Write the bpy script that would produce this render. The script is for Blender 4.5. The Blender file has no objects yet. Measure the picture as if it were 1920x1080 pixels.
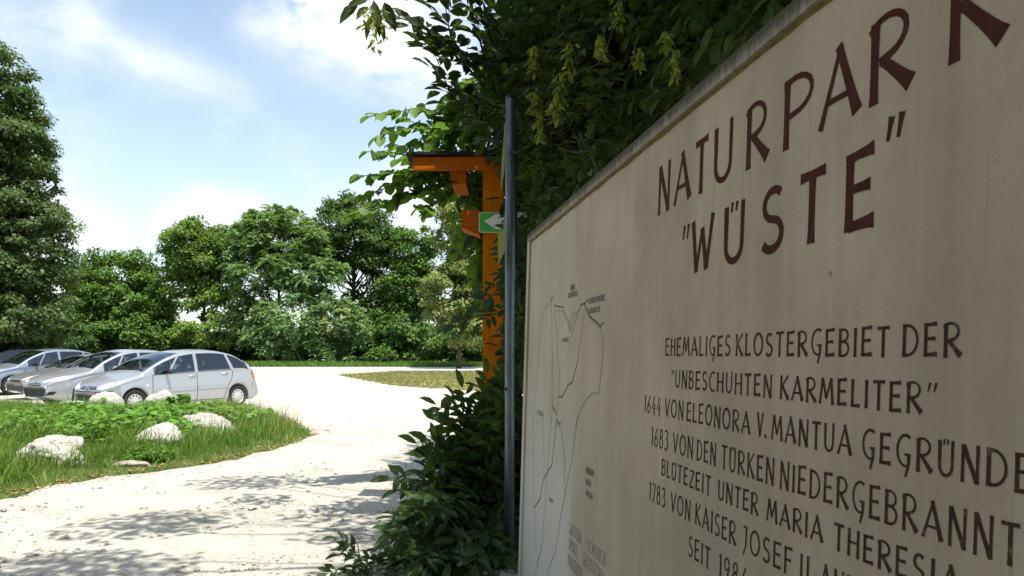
import bpy, bmesh, math, random
import numpy as np
from mathutils import Vector, Matrix, noise
from mathutils.bvhtree import BVHTree
R = math.radians
rng = np.random.default_rng(7)
random.seed(7)
C = bpy.context.scene.collection
scene = bpy.context.scene

# ------------------------------------------------------------------ camera
F, CX, HY, H = 1400.0, 960.0, 666.0, 1.5      # focal length in photo pixels, horizon row, eye height
cam = bpy.data.cameras.new('camera')
cam.sensor_width = 36.0
cam.lens = 36.0 * F / 1920.0
cam.shift_y = (HY - 540.0) / 1920.0
cam.clip_start = 0.05
cam.clip_end = 3000
camo = bpy.data.objects.new('camera', cam)
camo.location = (0, 0, H)
camo.rotation_euler = (R(90), 0, 0)
C.objects.link(camo)
scene.camera = camo

# ------------------------------------------------------------------ light
SUN = Vector((0.19, -0.33, 0.92)).normalized()
sl = bpy.data.lights.new('sun', 'SUN')
sl.energy = 4.6
sl.angle = R(0.5)
sl.color = (1.0, 0.955, 0.87)
so = bpy.data.objects.new('sun', sl)
so.rotation_euler = SUN.to_track_quat('Z', 'Y').to_euler()
so.location = (5, -10, 30)
C.objects.link(so)
scene.view_settings.view_transform = 'Standard'
scene.view_settings.look = 'None'
scene.view_settings.gamma = 1.0
scene.view_settings.exposure = 0.72
scene.view_settings.use_curve_mapping = False
scene.render.film_transparent = False
scene.cycles.max_bounces = 8
scene.cycles.transparent_max_bounces = 12
scene.cycles.use_denoising = True


def px_dir(px, py):
    return Vector(((px - CX) / F, 1.0, (HY - py) / F))


world = bpy.data.worlds.new('World')
scene.world = world
world.use_nodes = True
wt = world.node_tree
for n_ in list(wt.nodes):
    wt.nodes.remove(n_)


def build_world():
    N, L = wt.nodes.new, wt.links.new
    out = N('ShaderNodeOutputWorld')
    bg = N('ShaderNodeBackground')
    bg.inputs['Strength'].default_value = 0.15
    sky = N('ShaderNodeTexSky')
    sky.sky_type = 'NISHITA'
    sky.sun_disc = False
    sky.sun_elevation = math.asin(SUN.z)
    sky.sun_rotation = math.atan2(SUN.x, SUN.y)
    sky.air_density = 1.0
    sky.dust_density = 1.6
    sky.ozone_density = 1.6
    tc = N('ShaderNodeTexCoord')
    nrm = N('ShaderNodeVectorMath'); nrm.operation = 'NORMALIZE'
    L(tc.outputs['Generated'], nrm.inputs[0])
    d = nrm.outputs['Vector']
    # flatten the noise a little so that clouds lie in layers
    mp = N('ShaderNodeMapping'); mp.inputs['Scale'].default_value = (1, 1, 1.7)
    L(d, mp.inputs['Vector'])
    nz = N('ShaderNodeTexNoise')
    nz.inputs['Scale'].default_value = 8.0
    nz.inputs['Detail'].default_value = 9
    nz.inputs['Roughness'].default_value = 0.6
    nz.inputs['Distortion'].default_value = 0.35
    L(mp.outputs['Vector'], nz.inputs['Vector'])

    def mth(op, a, b=None, c=None):
        m = N('ShaderNodeMath'); m.operation = op
        for i, v in enumerate((a, b, c)):
            if v is None:
                continue
            if isinstance(v, (int, float)):
                m.inputs[i].default_value = v
            else:
                L(v, m.inputs[i])
        return m.outputs[0]
    total = None
    # soft cloud bodies: direction, angular radius, weight
    for (px, py, rad, wgt) in [
            (640, -5, .062, 1.1), (725, 40, .055, 1.1), (570, 20, .045, .5), (470, 38, .022, .3), (800, 90, .06, .6),
            (110, 30, .042, .26), (150, 55, .03, .18), (240, 110, .03, .20), (310, 135, .03, .21), (370, 155, .028, .18),
            (440, 185, .026, .15), (415, 235, .018, .3),
            (390, 402, .026, .9), (330, 425, .025, .5), (470, 410, .03, .5), (120, 445, .03, .8), (190, 460, .03, .5), (20, 445, .05, .7),
            (770, 390, .045, .8), (830, 330, .03, .3), (540, 290, .035, .15), (900, 470, .06, .8), (640, 440, .05, .4),
            (-500, 250, .2, .8), (1500, 200, .25, .9), (2300, 300, .3, .8)]:
        v = px_dir(px, py).normalized()
        dp = N('ShaderNodeVectorMath'); dp.operation = 'DISTANCE'
        L(d, dp.inputs[0]); dp.inputs[1].default_value = v
        g = mth('DIVIDE', dp.outputs['Value'], rad)
        g = mth('MULTIPLY', g, g)
        g = mth('MULTIPLY', g, -1.0)
        g = mth('EXPONENT', g)
        g = mth('MULTIPLY', g, wgt)
        total = g if total is None else mth('ADD', total, g)
    nn = mth('SUBTRACT', nz.outputs['Fac'], 0.5)
    nn = mth('MULTIPLY', nn, 5.5)
    nn = mth('ADD', nn, 1.0)
    cm = mth('MULTIPLY', total, nn)
    # a thin veil that thickens towards the horizon
    sep = N('ShaderNodeSeparateXYZ'); L(d, sep.inputs[0])
    z = mth('MAXIMUM', sep.outputs['Z'], 0.0)
    veil = mth('MULTIPLY', mth('EXPONENT', mth('MULTIPLY', z, -5.0)), 0.30)
    veil = mth('ADD', veil, mth('ADD', mth('MULTIPLY', mth('SUBTRACT', nz.outputs['Fac'], 0.5), 0.10), 0.06))
    cm = mth('ADD', cm, mth('MAXIMUM', veil, 0.02))
    cl = N('ShaderNodeClamp'); L(cm, cl.inputs['Value'])
    mix = N('ShaderNodeMix'); mix.data_type = 'RGBA'
    L(cl.outputs[0], mix.inputs['Factor'])
    gain = N('ShaderNodeMix'); gain.data_type = 'RGBA'; gain.blend_type = 'MULTIPLY'
    gain.inputs['Factor'].default_value = 1.0
    L(sky.outputs['Color'], gain.inputs['A'])
    gain.inputs['B'].default_value = (1.16, 1.13, 1.0, 1)
    L(gain.outputs['Result'], mix.inputs['A'])
    mix.inputs['B'].default_value = (4.8, 4.95, 5.1, 1)
    L(mix.outputs['Result'], bg.inputs['Color'])
    L(bg.outputs[0], out.inputs['Surface'])


build_world()

# ------------------------------------------------------------------ helpers


def link(o, parent=None):
    C.objects.link(o)
    if parent is not None:
        o.parent = parent
    return o


def tag(o, label=None, cat=None, group=None, kind=None):
    if label: o['label'] = label
    if cat: o['category'] = cat
    if group: o['group'] = group
    if kind: o['kind'] = kind
    return o


def thing(name, label, cat, loc=(0, 0, 0), rz=0.0, group=None):
    o = bpy.data.objects.new(name, None)
    o.empty_display_size = 0.2
    o.location = loc
    o.rotation_euler = (0, 0, rz)
    C.objects.link(o)
    return tag(o, label, cat, group)


def mesh_obj(name, verts, faces, mats, parent=None, smooth=False, fm=None):
    me = bpy.data.meshes.new(name)
    me.from_pydata([tuple(v) for v in verts], [], faces)
    if not isinstance(mats, (list, tuple)):
        mats = [mats]
    for m in mats:
        me.materials.append(m)
    if fm is not None:
        me.polygons.foreach_set('material_index', fm)
    if smooth:
        me.polygons.foreach_set('use_smooth', [True] * len(me.polygons))
    me.update()
    return link(bpy.data.objects.new(name, me), parent)


class MB:
    """collects shapes for ONE mesh"""

    def __init__(self):
        self.v, self.f, self.m = [], [], []

    def add(self, verts, faces, mi=0):
        b = len(self.v)
        self.v += [tuple(v) for v in verts]
        self.f += [tuple(b + i for i in f) for f in faces]
        self.m += [mi] * len(faces)

    def box(self, c, s, mat=None, bev=0.0, mi=0):
        bm = bmesh.new()
        bmesh.ops.create_cube(bm, size=1.0)
        for v in bm.verts:
            v.co = Vector((v.co.x * s[0], v.co.y * s[1], v.co.z * s[2]))
        if bev > 0:
            bmesh.ops.bevel(bm, geom=list(bm.edges), offset=bev, segments=2, affect='EDGES')
        M = Matrix.Translation(c) @ (mat.to_4x4() if mat is not None else Matrix.Identity(4))
        bm.verts.index_update()
        self.add([M @ v.co for v in bm.verts], [[v.index for v in f.verts] for f in bm.faces], mi)
        bm.free()

    def tube(self, pts, rad, n=6, cap=True, mi=0):
        pts = [Vector(p) for p in pts]
        rad = rad if isinstance(rad, (list, tuple)) else [rad] * len(pts)
        b = len(self.v)
        u = None
        for i, p in enumerate(pts):
            t = (pts[min(i + 1, len(pts) - 1)] - pts[max(i - 1, 0)])
            if t.length < 1e-9:
                t = Vector((0, 0, 1))
            t.normalize()
            if u is None:
                u = t.orthogonal().normalized()
            else:
                u = (u - t * u.dot(t))
                u = u.normalized() if u.length > 1e-6 else t.orthogonal().normalized()
            w = t.cross(u)
            for k in range(n):
                a = 2 * math.pi * k / n
                self.v.append(tuple(p + (u * math.cos(a) + w * math.sin(a)) * rad[i]))
        for i in range(len(pts) - 1):
            for k in range(n):
                self.f.append((b + i * n + k, b + i * n + (k + 1) % n, b + (i + 1) * n + (k + 1) % n, b + (i + 1) * n + k))
                self.m.append(mi)
        if cap:
            self.f.append(tuple(b + k for k in reversed(range(n)))); self.m.append(mi)
            e = b + (len(pts) - 1) * n
            self.f.append(tuple(e + k for k in range(n))); self.m.append(mi)

    def lathe(self, prof, axis_mat, n=24, mi=0, close=False):
        """prof: (r, h) pairs; axis_mat maps (x, y, h)"""
        b = len(self.v)
        for (r, h) in prof:
            for k in range(n):
                a = 2 * math.pi * k / n
                self.v.append(tuple(axis_mat @ Vector((r * math.cos(a), r * math.sin(a), h))))
        for i in range(len(prof) - 1):
            for k in range(n):
                self.f.append((b + i * n + k, b + i * n + (k + 1) % n, b + (i + 1) * n + (k + 1) % n, b + (i + 1) * n + k))
                self.m.append(mi)
        if close:
            self.f.append(tuple(b + k for k in reversed(range(n)))); self.m.append(mi)
            e = b + (len(prof) - 1) * n
            self.f.append(tuple(e + k for k in range(n))); self.m.append(mi)

    def build(self, name, mats, parent=None, smooth=False):
        return mesh_obj(name, self.v, self.f, mats, parent, smooth, self.m)


# ------------------------------------------------------------------ materials
MATS = {}


def new_mat(name):
    m = bpy.data.materials.new(name)
    m.use_nodes = True
    nt = m.node_tree
    for n in list(nt.nodes):
        nt.nodes.remove(n)
    out = nt.nodes.new('ShaderNodeOutputMaterial')
    return m, nt, out


class G:
    """tiny node-graph helper"""

    def __init__(self, nt):
        self.nt = nt

    def n(self, t, **kw):
        x = self.nt.nodes.new(t)
        for k, v in kw.items():
            setattr(x, k, v)
        return x

    def l(self, a, b):
        self.nt.links.new(a, b)

    def noise(self, scale, detail=5, rough=0.55, vec=None, dist=0.0):
        x = self.n('ShaderNodeTexNoise')
        x.inputs['Scale'].default_value = scale
        x.inputs['Detail'].default_value = detail
        x.inputs['Roughness'].default_value = rough
        x.inputs['Distortion'].default_value = dist
        if vec is not None:
            self.l(vec, x.inputs['Vector'])
        return x.outputs['Fac']

    def obj(self):
        return self.n('ShaderNodeTexCoord').outputs['Object']

    def mapping(self, vec, scale=(1, 1, 1), loc=(0, 0, 0)):
        x = self.n('ShaderNodeMapping')
        x.inputs['Scale'].default_value = scale
        x.inputs['Location'].default_value = loc
        self.l(vec, x.inputs['Vector'])
        return x.outputs['Vector']

    def ramp(self, fac, stops):
        x = self.n('ShaderNodeValToRGB')
        el = x.color_ramp.elements
        while len(el) < len(stops):
            el.new(0.5)
        for e, (p, c) in zip(el, stops):
            e.position = p
            e.color = (c[0], c[1], c[2], 1) if not isinstance(c, (int, float)) else (c, c, c, 1)
        self.l(fac, x.inputs['Fac'])
        return x.outputs['Color']

    def mix(self, fac, a, b, blend='MIX'):
        x = self.n('ShaderNodeMix', data_type='RGBA', blend_type=blend)
        for s, v in (('Factor', fac), ('A', a), ('B', b)):
            sock = [i for i in x.inputs if i.name == s and (s == 'Factor' and i.type == 'VALUE' or i.type == 'RGBA')][0]
            if isinstance(v, (int, float)):
                sock.default_value = v
            elif isinstance(v, tuple):
                sock.default_value = (v[0], v[1], v[2], 1)
            else:
                self.l(v, sock)
        return [o for o in x.outputs if o.type == 'RGBA'][0]

    def math(self, op, a, b=0.0):
        x = self.n('ShaderNodeMath', operation=op)
        for i, v in enumerate((a, b)):
            if isinstance(v, (int, float)):
                x.inputs[i].default_value = v
            else:
                self.l(v, x.inputs[i])
        return x.outputs[0]

    def bump(self, h, strength=0.3, dist=0.02):
        x = self.n('ShaderNodeBump')
        x.inputs['Strength'].default_value = strength
        x.inputs['Distance'].default_value = dist
        self.l(h, x.inputs['Height'])
        return x.outputs['Normal']

    def bsdf(self, col, rough=0.6, metal=0.0, spec=0.5, normal=None, coat=0.0):
        x = self.n('ShaderNodeBsdfPrincipled')
        if isinstance(col, tuple):
            x.inputs['Base Color'].default_value = (*col[:3], 1)
        else:
            self.l(col, x.inputs['Base Color'])
        if isinstance(rough, (int, float)):
            x.inputs['Roughness'].default_value = rough
        else:
            self.l(rough, x.inputs['Roughness'])
        x.inputs['Metallic'].default_value = metal
        x.inputs['Specular IOR Level'].default_value = spec
        x.inputs['Coat Weight'].default_value = coat
        x.inputs['Coat Roughness'].default_value = 0.04
        if normal is not None:
            self.l(normal, x.inputs['Normal'])
        return x.outputs[0]


def m_simple(name, col, rough=0.6, metal=0.0, spec=0.5, var=0.15, scale=8.0, coat=0.0, bump=0.0):
    m, nt, out = new_mat(name)
    g = G(nt)
    f = g.noise(scale, 5, 0.6, g.obj())
    c = g.ramp(f, [(0.3, tuple(x * (1 - var) for x in col)), (0.7, tuple(min(1, x * (1 + var)) for x in col))])
    nrm = g.bump(g.noise(scale * 6, 4, 0.6, g.obj()), bump, 0.01) if bump else None
    g.l(g.bsdf(c, rough, metal, spec, nrm, coat), out.inputs['Surface'])
    return m


def m_leaf(name, dark, light, trans=0.3, rough=0.55, spec=0.25, yellow=None):
    m, nt, out = new_mat(name)
    g = G(nt)
    at = g.n('ShaderNodeAttribute', attribute_name='tint')
    stops = [(0.0, dark), (0.75, light)]
    if yellow:
        stops.append((1.0, yellow))
    c = g.ramp(at.outputs['Fac'], stops)
    p = g.bsdf(c, rough, 0, spec)
    t = g.n('ShaderNodeBsdfTranslucent')
    c2 = g.mix(0.5, c, (0.28, 0.42, 0.04))
    g.l(c2, t.inputs['Color'])
    mx = g.n('ShaderNodeMixShader')
    mx.inputs[0].default_value = trans
    g.l(p, mx.inputs[1]); g.l(t.outputs[0], mx.inputs[2])
    g.l(mx.outputs[0], out.inputs['Surface'])
    return m


def make_mats():
    M = MATS
    # gravel ground
    m, nt, out = new_mat('pale_limestone_gravel'); g = G(nt); ob = g.obj()
    big = g.noise(0.35, 4, 0.6, ob)
    mid = g.noise(3.0, 6, 0.65, ob)
    fine = g.noise(45.0, 5, 0.7, ob)
    vor = g.n('ShaderNodeTexVoronoi'); vor.inputs['Scale'].default_value = 38.0
    g.l(ob, vor.inputs['Vector'])
    base = g.ramp(mid, [(0.28, (0.36, 0.335, 0.275)), (0.7, (0.50, 0.475, 0.405))])
    base = g.mix(g.ramp(big, [(0.35, 0.0), (0.65, 0.5)]), base, (0.46, 0.43, 0.345))
    st = g.ramp(vor.outputs['Color'], [(0.2, (0.30, 0.285, 0.25)), (0.8, (0.60, 0.58, 0.53))])
    base = g.mix(0.38, base, st)
    base = g.mix(g.ramp(fine, [(0.55, 0.0), (0.75, 0.45)]), base, (0.28, 0.26, 0.23))
    pat = g.noise(0.9, 6, 0.7, ob, 0.4)
    base = g.mix(g.ramp(pat, [(0.52, 0.0), (0.62, 0.5)]), base, (0.25, 0.24, 0.22))
    rot = g.n('ShaderNodeMapping'); rot.inputs['Rotation'].default_value = (0, 0, R(-24)); rot.inputs['Scale'].default_value = (.22, 2.1, 1)
    g.l(ob, rot.inputs['Vector'])
    rut = g.noise(1.0, 5, 0.6, rot.outputs['Vector'], 0.5)
    base = g.mix(g.ramp(rut, [(0.54, 0.0), (0.64, 0.42)]), base, (0.27, 0.25, 0.205))
    h = g.math('ADD', g.math('MULTIPLY', vor.outputs['Distance'], -0.8), fine)
    g.l(g.bsdf(base, 0.9, 0, 0.2, g.bump(h, 0.55, 0.02)), out.inputs['Surface'])
    M['gravel'] = m
    M['road'] = m_simple('pale_gravel_road', (0.50, 0.49, 0.46), 0.9, 0, 0.2, 0.15, 1.5, 0, 0.3)
    M['pebble'] = m_simple('grey_pebble', (0.36, 0.345, 0.31), 0.85, 0, 0.25, 0.4, 3.0, 0, 0.3)
    M['soil'] = m_simple('dark_green_soil', (0.06, 0.085, 0.022), 0.95, 0, 0.1, 0.4, 2.5, 0, 0.5)
    M['shade_soil'] = m_simple('woodland_soil', (0.05, 0.052, 0.028), 0.95, 0, 0.1, 0.4, 0.7, 0, 0.5)
    M['turf'] = m_simple('dry_mown_turf', (0.20, 0.19, 0.075), 0.95, 0, 0.1, 0.35, 1.2, 0, 0.6)
    # limestone boulders
    m, nt, out = new_mat('white_limestone_rock'); g = G(nt); ob = g.obj()
    n1 = g.noise(4.0, 8, 0.7, ob); n2 = g.noise(22.0, 6, 0.7, ob)
    c = g.ramp(n1, [(0.3, (0.42, 0.39, 0.33)), (0.5, (0.54, 0.52, 0.46)), (0.75, (0.68, 0.66, 0.60))])
    c = g.mix(g.ramp(n2, [(0.53, 0.0), (0.66, 0.9)]), c, (0.16, 0.145, 0.115))
    g.l(g.bsdf(c, 0.9, 0, 0.2, g.bump(g.math('ADD', n1, n2), 0.9, 0.06)), out.inputs['Surface'])
    M['rock'] = m
    M['dirty_rock'] = m_simple('dusty_grey_stone', (0.30, 0.27, 0.215), 0.95, 0, 0.1, 0.4, 9, 0, 0.8)
    # rendered wall panel, in wall coordinates: x along, z up
    m, nt, out = new_mat('weathered_cast_stone'); g = G(nt); ob = g.obj()
    streak = g.noise(1.0, 6, 0.6, g.mapping(ob, (5.0, 1.0, 0.22)))
    streak2 = g.noise(1.0, 5, 0.6, g.mapping(ob, (16.0, 1.0, 0.35), (3, 0, 1)))
    blot = g.noise(2.2, 6, 0.6, ob)
    fine = g.noise(160.0, 3, 0.6, ob)
    c = g.ramp(blot, [(0.3, (0.385, 0.30, 0.198)), (0.7, (0.505, 0.41, 0.285))])
    c = g.mix(g.ramp(streak, [(0.42, 0.0), (0.72, 0.5)]), c, (0.28, 0.222, 0.155))
    c = g.mix(g.ramp(streak2, [(0.5, 0.0), (0.78, 0.3)]), c, (0.56, 0.475, 0.35))
    c = g.mix(g.ramp(fine, [(0.35, 0.25), (0.5, 0.0)]), c, (0.25, 0.22, 0.17))
    patch_ = g.noise(1.1, 4, 0.55, g.mapping(ob, (1.3, 1.0, .8), (5, 0, 2)))
    c = g.mix(g.ramp(patch_, [(0.48, 0.0), (0.68, 0.45)]), c, (0.27, 0.215, 0.165))
    drip = g.noise(1.0, 3, 0.5, g.mapping(ob, (44.0, 1.0, 0.5), (9, 0, 0)))
    dm = g.math('MULTIPLY', g.ramp(drip, [(0.62, 0.0), (0.72, 0.5)]), g.ramp(blot, [(0.45, 0.0), (0.6, 1.0)]))
    c = g.mix(dm, c, (0.19, 0.16, 0.12))
    mid_ = g.noise(38.0, 5, 0.7, ob)
    c = g.mix(g.ramp(mid_, [(0.3, 0.22), (0.5, 0.0)]), c, (0.30, 0.25, 0.19))
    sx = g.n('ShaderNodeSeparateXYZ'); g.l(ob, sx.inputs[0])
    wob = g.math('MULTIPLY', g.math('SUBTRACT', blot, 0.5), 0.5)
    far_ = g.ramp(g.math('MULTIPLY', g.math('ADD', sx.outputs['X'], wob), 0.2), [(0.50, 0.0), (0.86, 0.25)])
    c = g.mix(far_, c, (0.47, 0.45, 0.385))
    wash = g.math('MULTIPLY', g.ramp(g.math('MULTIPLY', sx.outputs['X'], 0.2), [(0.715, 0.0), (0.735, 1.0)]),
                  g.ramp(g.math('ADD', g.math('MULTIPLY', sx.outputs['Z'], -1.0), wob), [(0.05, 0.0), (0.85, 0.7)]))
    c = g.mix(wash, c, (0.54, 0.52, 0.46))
    sp = g.noise(26.0, 2, 0.5, ob)
    c = g.mix(g.ramp(sp, [(0.735, 0.0), (0.76, 0.7)]), c, (0.20, 0.13, 0.07))
    g.l(g.bsdf(c, 0.85, 0, 0.25, g.bump(fine, 0.25, 0.003)), out.inputs['Surface'])
    M['wall'] = m
    m, nt, out = new_mat('mossy_wall_coping'); g = G(nt); ob = g.obj()
    s = g.noise(1.0, 6, 0.7, g.mapping(ob, (28.0, 8.0, 6.0)))
    b = g.noise(6.0, 6, 0.6, ob)
    c = g.ramp(b, [(0.3, (0.32, 0.265, 0.19)), (0.7, (0.42, 0.36, 0.265))])
    sepz = g.n('ShaderNodeSeparateXYZ'); g.l(ob, sepz.inputs[0])
    vtop = g.math('ADD', sepz.outputs['Z'], g.math('MULTIPLY', sepz.outputs['X'], 0.0107))
    up = g.ramp(g.math('ADD', vtop, g.math('MULTIPLY', g.math('SUBTRACT', s, 0.5), 0.09)), [(0.800, 0.0), (0.848, 1.0)])
    c = g.mix(g.math('MULTIPLY', up, 0.92), c, (0.05, 0.045, 0.032))
    g.l(g.bsdf(c, 0.9, 0, 0.2, g.bump(s, 0.4, 0.004)), out.inputs['Surface'])
    M['coping'] = m
    M['moss'] = m_simple('ochre_moss_groove', (0.16, 0.12, 0.035), 0.95, 0, 0.1, 0.5, 14, 0, 0.5)
    for nm, col, worn, lo, hi in (('letter_red', (0.062, 0.018, 0.011), (0.17, 0.085, 0.055), .60, .78), ('letter_small', (0.052, 0.026, 0.019), (0.26, 0.20, 0.14), .56, .74)):
        m, nt, out = new_mat('worn_' + nm.replace('_', '_paint_')); g = G(nt); ob = g.obj()
        w_ = g.noise(24.0, 7, 0.75, ob); st_ = g.noise(1.0, 4, 0.6, g.mapping(ob, (60.0, 1.0, 9.0)))
        cc = g.ramp(st_, [(0.3, tuple(x * .75 for x in col)), (0.7, tuple(x * 1.3 for x in col))])
        cc = g.mix(g.ramp(w_, [(lo, 0.0), (hi, 0.9)]), cc, worn)
        g.l(g.bsdf(cc, 0.8, 0, 0.1), out.inputs['Surface'])
        M[nm] = m
    M['map_line'] = m_simple('faded_map_line_paint', (0.17, 0.152, 0.13), 0.8, 0, 0.2, 0.45, 9)
    M['map_red'] = m_simple('rust_map_line_paint', (0.14, 0.075, 0.05), 0.8, 0, 0.2, 0.4, 9)
    M['map_blue'] = m_simple('faded_blue_map_line_paint', (0.24, 0.24, 0.25), 0.8, 0, 0.2, 0.2, 9)
    # orange stained timber
    m, nt, out = new_mat('orange_stained_timber'); g = G(nt); ob = g.obj()
    gr = g.noise(1.0, 7, 0.65, g.mapping(ob, (38.0, 38.0, 1.6)), 0.6)
    kn = g.noise(3.2, 2, 0.4, g.mapping(ob, (1.6, 1.6, 1.0), (0, 0, 2.1)))
    c = g.ramp(gr, [(0.3, (0.42, 0.115, 0.003)), (0.7, (0.58, 0.19, 0.006))])
    c = g.mix(g.ramp(kn, [(0.64, 0.0), (0.72, 0.85)]), c, (0.09, 0.025, 0.006))
    g.l(g.bsdf(c, 0.65, 0, 0.07, g.bump(gr, 0.15, 0.004)), out.inputs['Surface'])
    M['timber'] = m
    m, nt, out = new_mat('orange_stained_board'); g = G(nt); ob = g.obj()
    gr = g.noise(1.0, 7, 0.65, g.mapping(ob, (1.6, 38.0, 38.0)), 0.6)
    kn = g.noise(5.0, 2, 0.4, g.mapping(ob, (0.7, 1.0, 1.2), (0.7, 0, 0)))
    c = g.ramp(gr, [(0.3, (0.32, 0.070, 0.003)), (0.7, (0.45, 0.115, 0.006))])
    c = g.mix(g.ramp(kn, [(0.68, 0.0), (0.74, 0.8)]), c, (0.10, 0.02, 0.006))
    g.l(g.bsdf(c, 0.65, 0, 0.07, g.bump(gr, 0.15, 0.004)), out.inputs['Surface'])
    M['board'] = m
    M['roofing'] = m_simple('dark_bitumen_roofing', (0.02, 0.019, 0.018), 0.9, 0, 0.2, 0.4, 12, 0, 0.4)
    m, nt, out = new_mat('galvanised_steel'); g = G(nt); ob = g.obj()
    z = g.noise(1.0, 6, 0.7, g.mapping(ob, (14, 14, 3.0)))
    v = g.n('ShaderNodeTexVoronoi'); v.inputs['Scale'].default_value = 60.0; g.l(ob, v.inputs['Vector'])
    c = g.mix(g.ramp(z, [(0.3, 0.0), (0.7, 1.0)]), (0.05, 0.06, 0.068), (0.21, 0.235, 0.25))
    c = g.mix(g.ramp(v.outputs['Distance'], [(0.0, 0.25), (0.6, 0.0)]), c, (0.30, 0.33, 0.34))
    g.l(g.bsdf(c, 0.42, 0.6, 0.4), out.inputs['Surface'])
    M['steel'] = m
    M['bright_steel'] = m_simple('bright_clamp_steel', (0.6, 0.6, 0.6), 0.3, 0.8, 0.5, 0.1)
    M['black_plastic'] = m_simple('black_plastic', (0.014, 0.014, 0.015), 0.45, 0, 0.4, 0.2)
    M['sign_green'] = m_simple('leaf_green_sign', (0.06, 0.40, 0.05), 0.35, 0, 0.5, 0.05)
    M['sign_white'] = m_simple('white_sign', (0.75, 0.75, 0.73), 0.4, 0, 0.5, 0.04)
    M['sign_black'] = m_simple('black_sign_lettering', (0.015, 0.015, 0.015), 0.5)
    M['yellow'] = m_leaf('yellow_sheet_plastic', (0.30, 0.28, 0.015), (0.40, 0.36, 0.02), 0.5, 0.35, 0.4)
    # plants
    M['far_vivid'] = m_leaf('vivid_green_foliage', (0.042, 0.098, 0.016), (0.105, 0.195, 0.032), 0.28)
    M['far_light'] = m_leaf('light_green_foliage', (0.068, 0.135, 0.024), (0.162, 0.257, 0.051), 0.32)
    M['far_blue'] = m_leaf('blue_green_foliage', (0.053, 0.120, 0.038), (0.150, 0.262, 0.083), 0.28, 0.5, 0.3, (0.360, 0.390, 0.120))
    M['far_dark'] = m_leaf('deep_green_foliage', (0.029, 0.065, 0.018), (0.085, 0.150, 0.036), 0.25)
    M['far_mid'] = m_leaf('mid_green_foliage', (0.042, 0.095, 0.021), (0.112, 0.210, 0.042), 0.28)
    M['far_lime'] = m_leaf('cream_lime_blossom_foliage', (0.06, 0.10, 0.02), (0.22, 0.26, 0.075), 0.3, 0.55, 0.25, (0.42, 0.42, 0.20))
    M['left_tree'] = m_leaf('grey_green_foliage', (0.025, 0.055, 0.019), (0.076, 0.124, 0.036), 0.24, 0.5, 0.3, (0.137, 0.147, 0.032))
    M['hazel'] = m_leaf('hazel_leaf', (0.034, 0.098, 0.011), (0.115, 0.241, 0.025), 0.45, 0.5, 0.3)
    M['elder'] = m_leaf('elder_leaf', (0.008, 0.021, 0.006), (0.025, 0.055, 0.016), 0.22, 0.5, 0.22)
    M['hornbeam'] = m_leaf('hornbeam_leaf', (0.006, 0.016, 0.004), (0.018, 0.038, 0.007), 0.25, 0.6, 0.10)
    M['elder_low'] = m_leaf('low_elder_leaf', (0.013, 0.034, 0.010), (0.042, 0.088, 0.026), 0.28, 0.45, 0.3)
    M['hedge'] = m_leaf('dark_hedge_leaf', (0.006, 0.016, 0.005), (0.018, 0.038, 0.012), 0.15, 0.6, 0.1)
    M['seed'] = m_leaf('hornbeam_seed_bract', (0.13, 0.17, 0.018), (0.28, 0.30, 0.035), 0.3, 0.6, 0.2)
    M['berry'] = m_leaf('green_elder_berry', (0.10, 0.16, 0.035), (0.17, 0.23, 0.06), 0.1)
    M['grass'] = m_leaf('tall_grass_blade', (0.058, 0.137, 0.018), (0.156, 0.280, 0.039), 0.35, 0.5, 0.3, (0.390, 0.364, 0.117))
    M['dry_grass'] = m_leaf('dry_grass_blade', (0.12, 0.15, 0.035), (0.26, 0.25, 0.09), 0.3, 0.6, 0.2, (0.36, 0.31, 0.14))
    M['weed'] = m_leaf('bright_weed_leaf', (0.056, 0.150, 0.018), (0.144, 0.306, 0.037), 0.35, 0.5, 0.3)
    M['weed_dark'] = m_leaf('nettle_leaf', (0.042, 0.120, 0.014), (0.102, 0.240, 0.030), 0.3, 0.5, 0.3)
    M['weed_yellow'] = m_leaf('yellowing_leaf', (0.22, 0.26, 0.03), (0.42, 0.38, 0.07), 0.4, 0.5, 0.2)
    M['poppy'] = m_leaf('orange_red_petal', (0.60, 0.06, 0.01), (0.75, 0.12, 0.02), 0.35, 0.5, 0.2)
    M['white_petal'] = m_leaf('white_petal', (0.7, 0.7, 0.68), (0.8, 0.8, 0.78), 0.3, 0.5, 0.2)
    M['litter'] = m_leaf('dry_leaf_litter', (0.20, 0.11, 0.04), (0.40, 0.26, 0.12), 0.1, 0.7, 0.2)
    M['bark'] = m_simple('grey_brown_bark', (0.075, 0.06, 0.045), 0.95, 0, 0.1, 0.4, 5, 0, 0.6)
    M['twig'] = m_simple('olive_twig_bark', (0.065, 0.06, 0.03), 0.8, 0, 0.2, 0.3, 9)
    M['stalk'] = m_simple('green_stalk', (0.07, 0.13, 0.025), 0.7, 0, 0.2, 0.3, 9)
    # cars
    def paint(name, col, metal=0.55, rough=0.32):
        m, nt, out = new_mat(name); g = G(nt)
        f = g.noise(420.0, 2, 0.5, g.obj())
        c = g.ramp(f, [(0.3, tuple(x * .93 for x in col)), (0.7, tuple(min(1, x * 1.07) for x in col))])
        g.l(g.bsdf(c, rough, metal, 0.5, None, 0.6), out.inputs['Surface'])
        return m
    M['silver'] = paint('silver_car_paint', (0.40, 0.415, 0.44))
    M['silver_two'] = paint('bright_silver_car_paint', (0.39, 0.40, 0.42))
    M['warm_grey'] = paint('warm_grey_car_paint', (0.27, 0.265, 0.25))
    M['ice_blue'] = paint('pale_blue_car_paint', (0.27, 0.32, 0.385))
    M['black_paint'] = paint('black_car_paint', (0.012, 0.013, 0.016), 0.2, 0.25)
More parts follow.
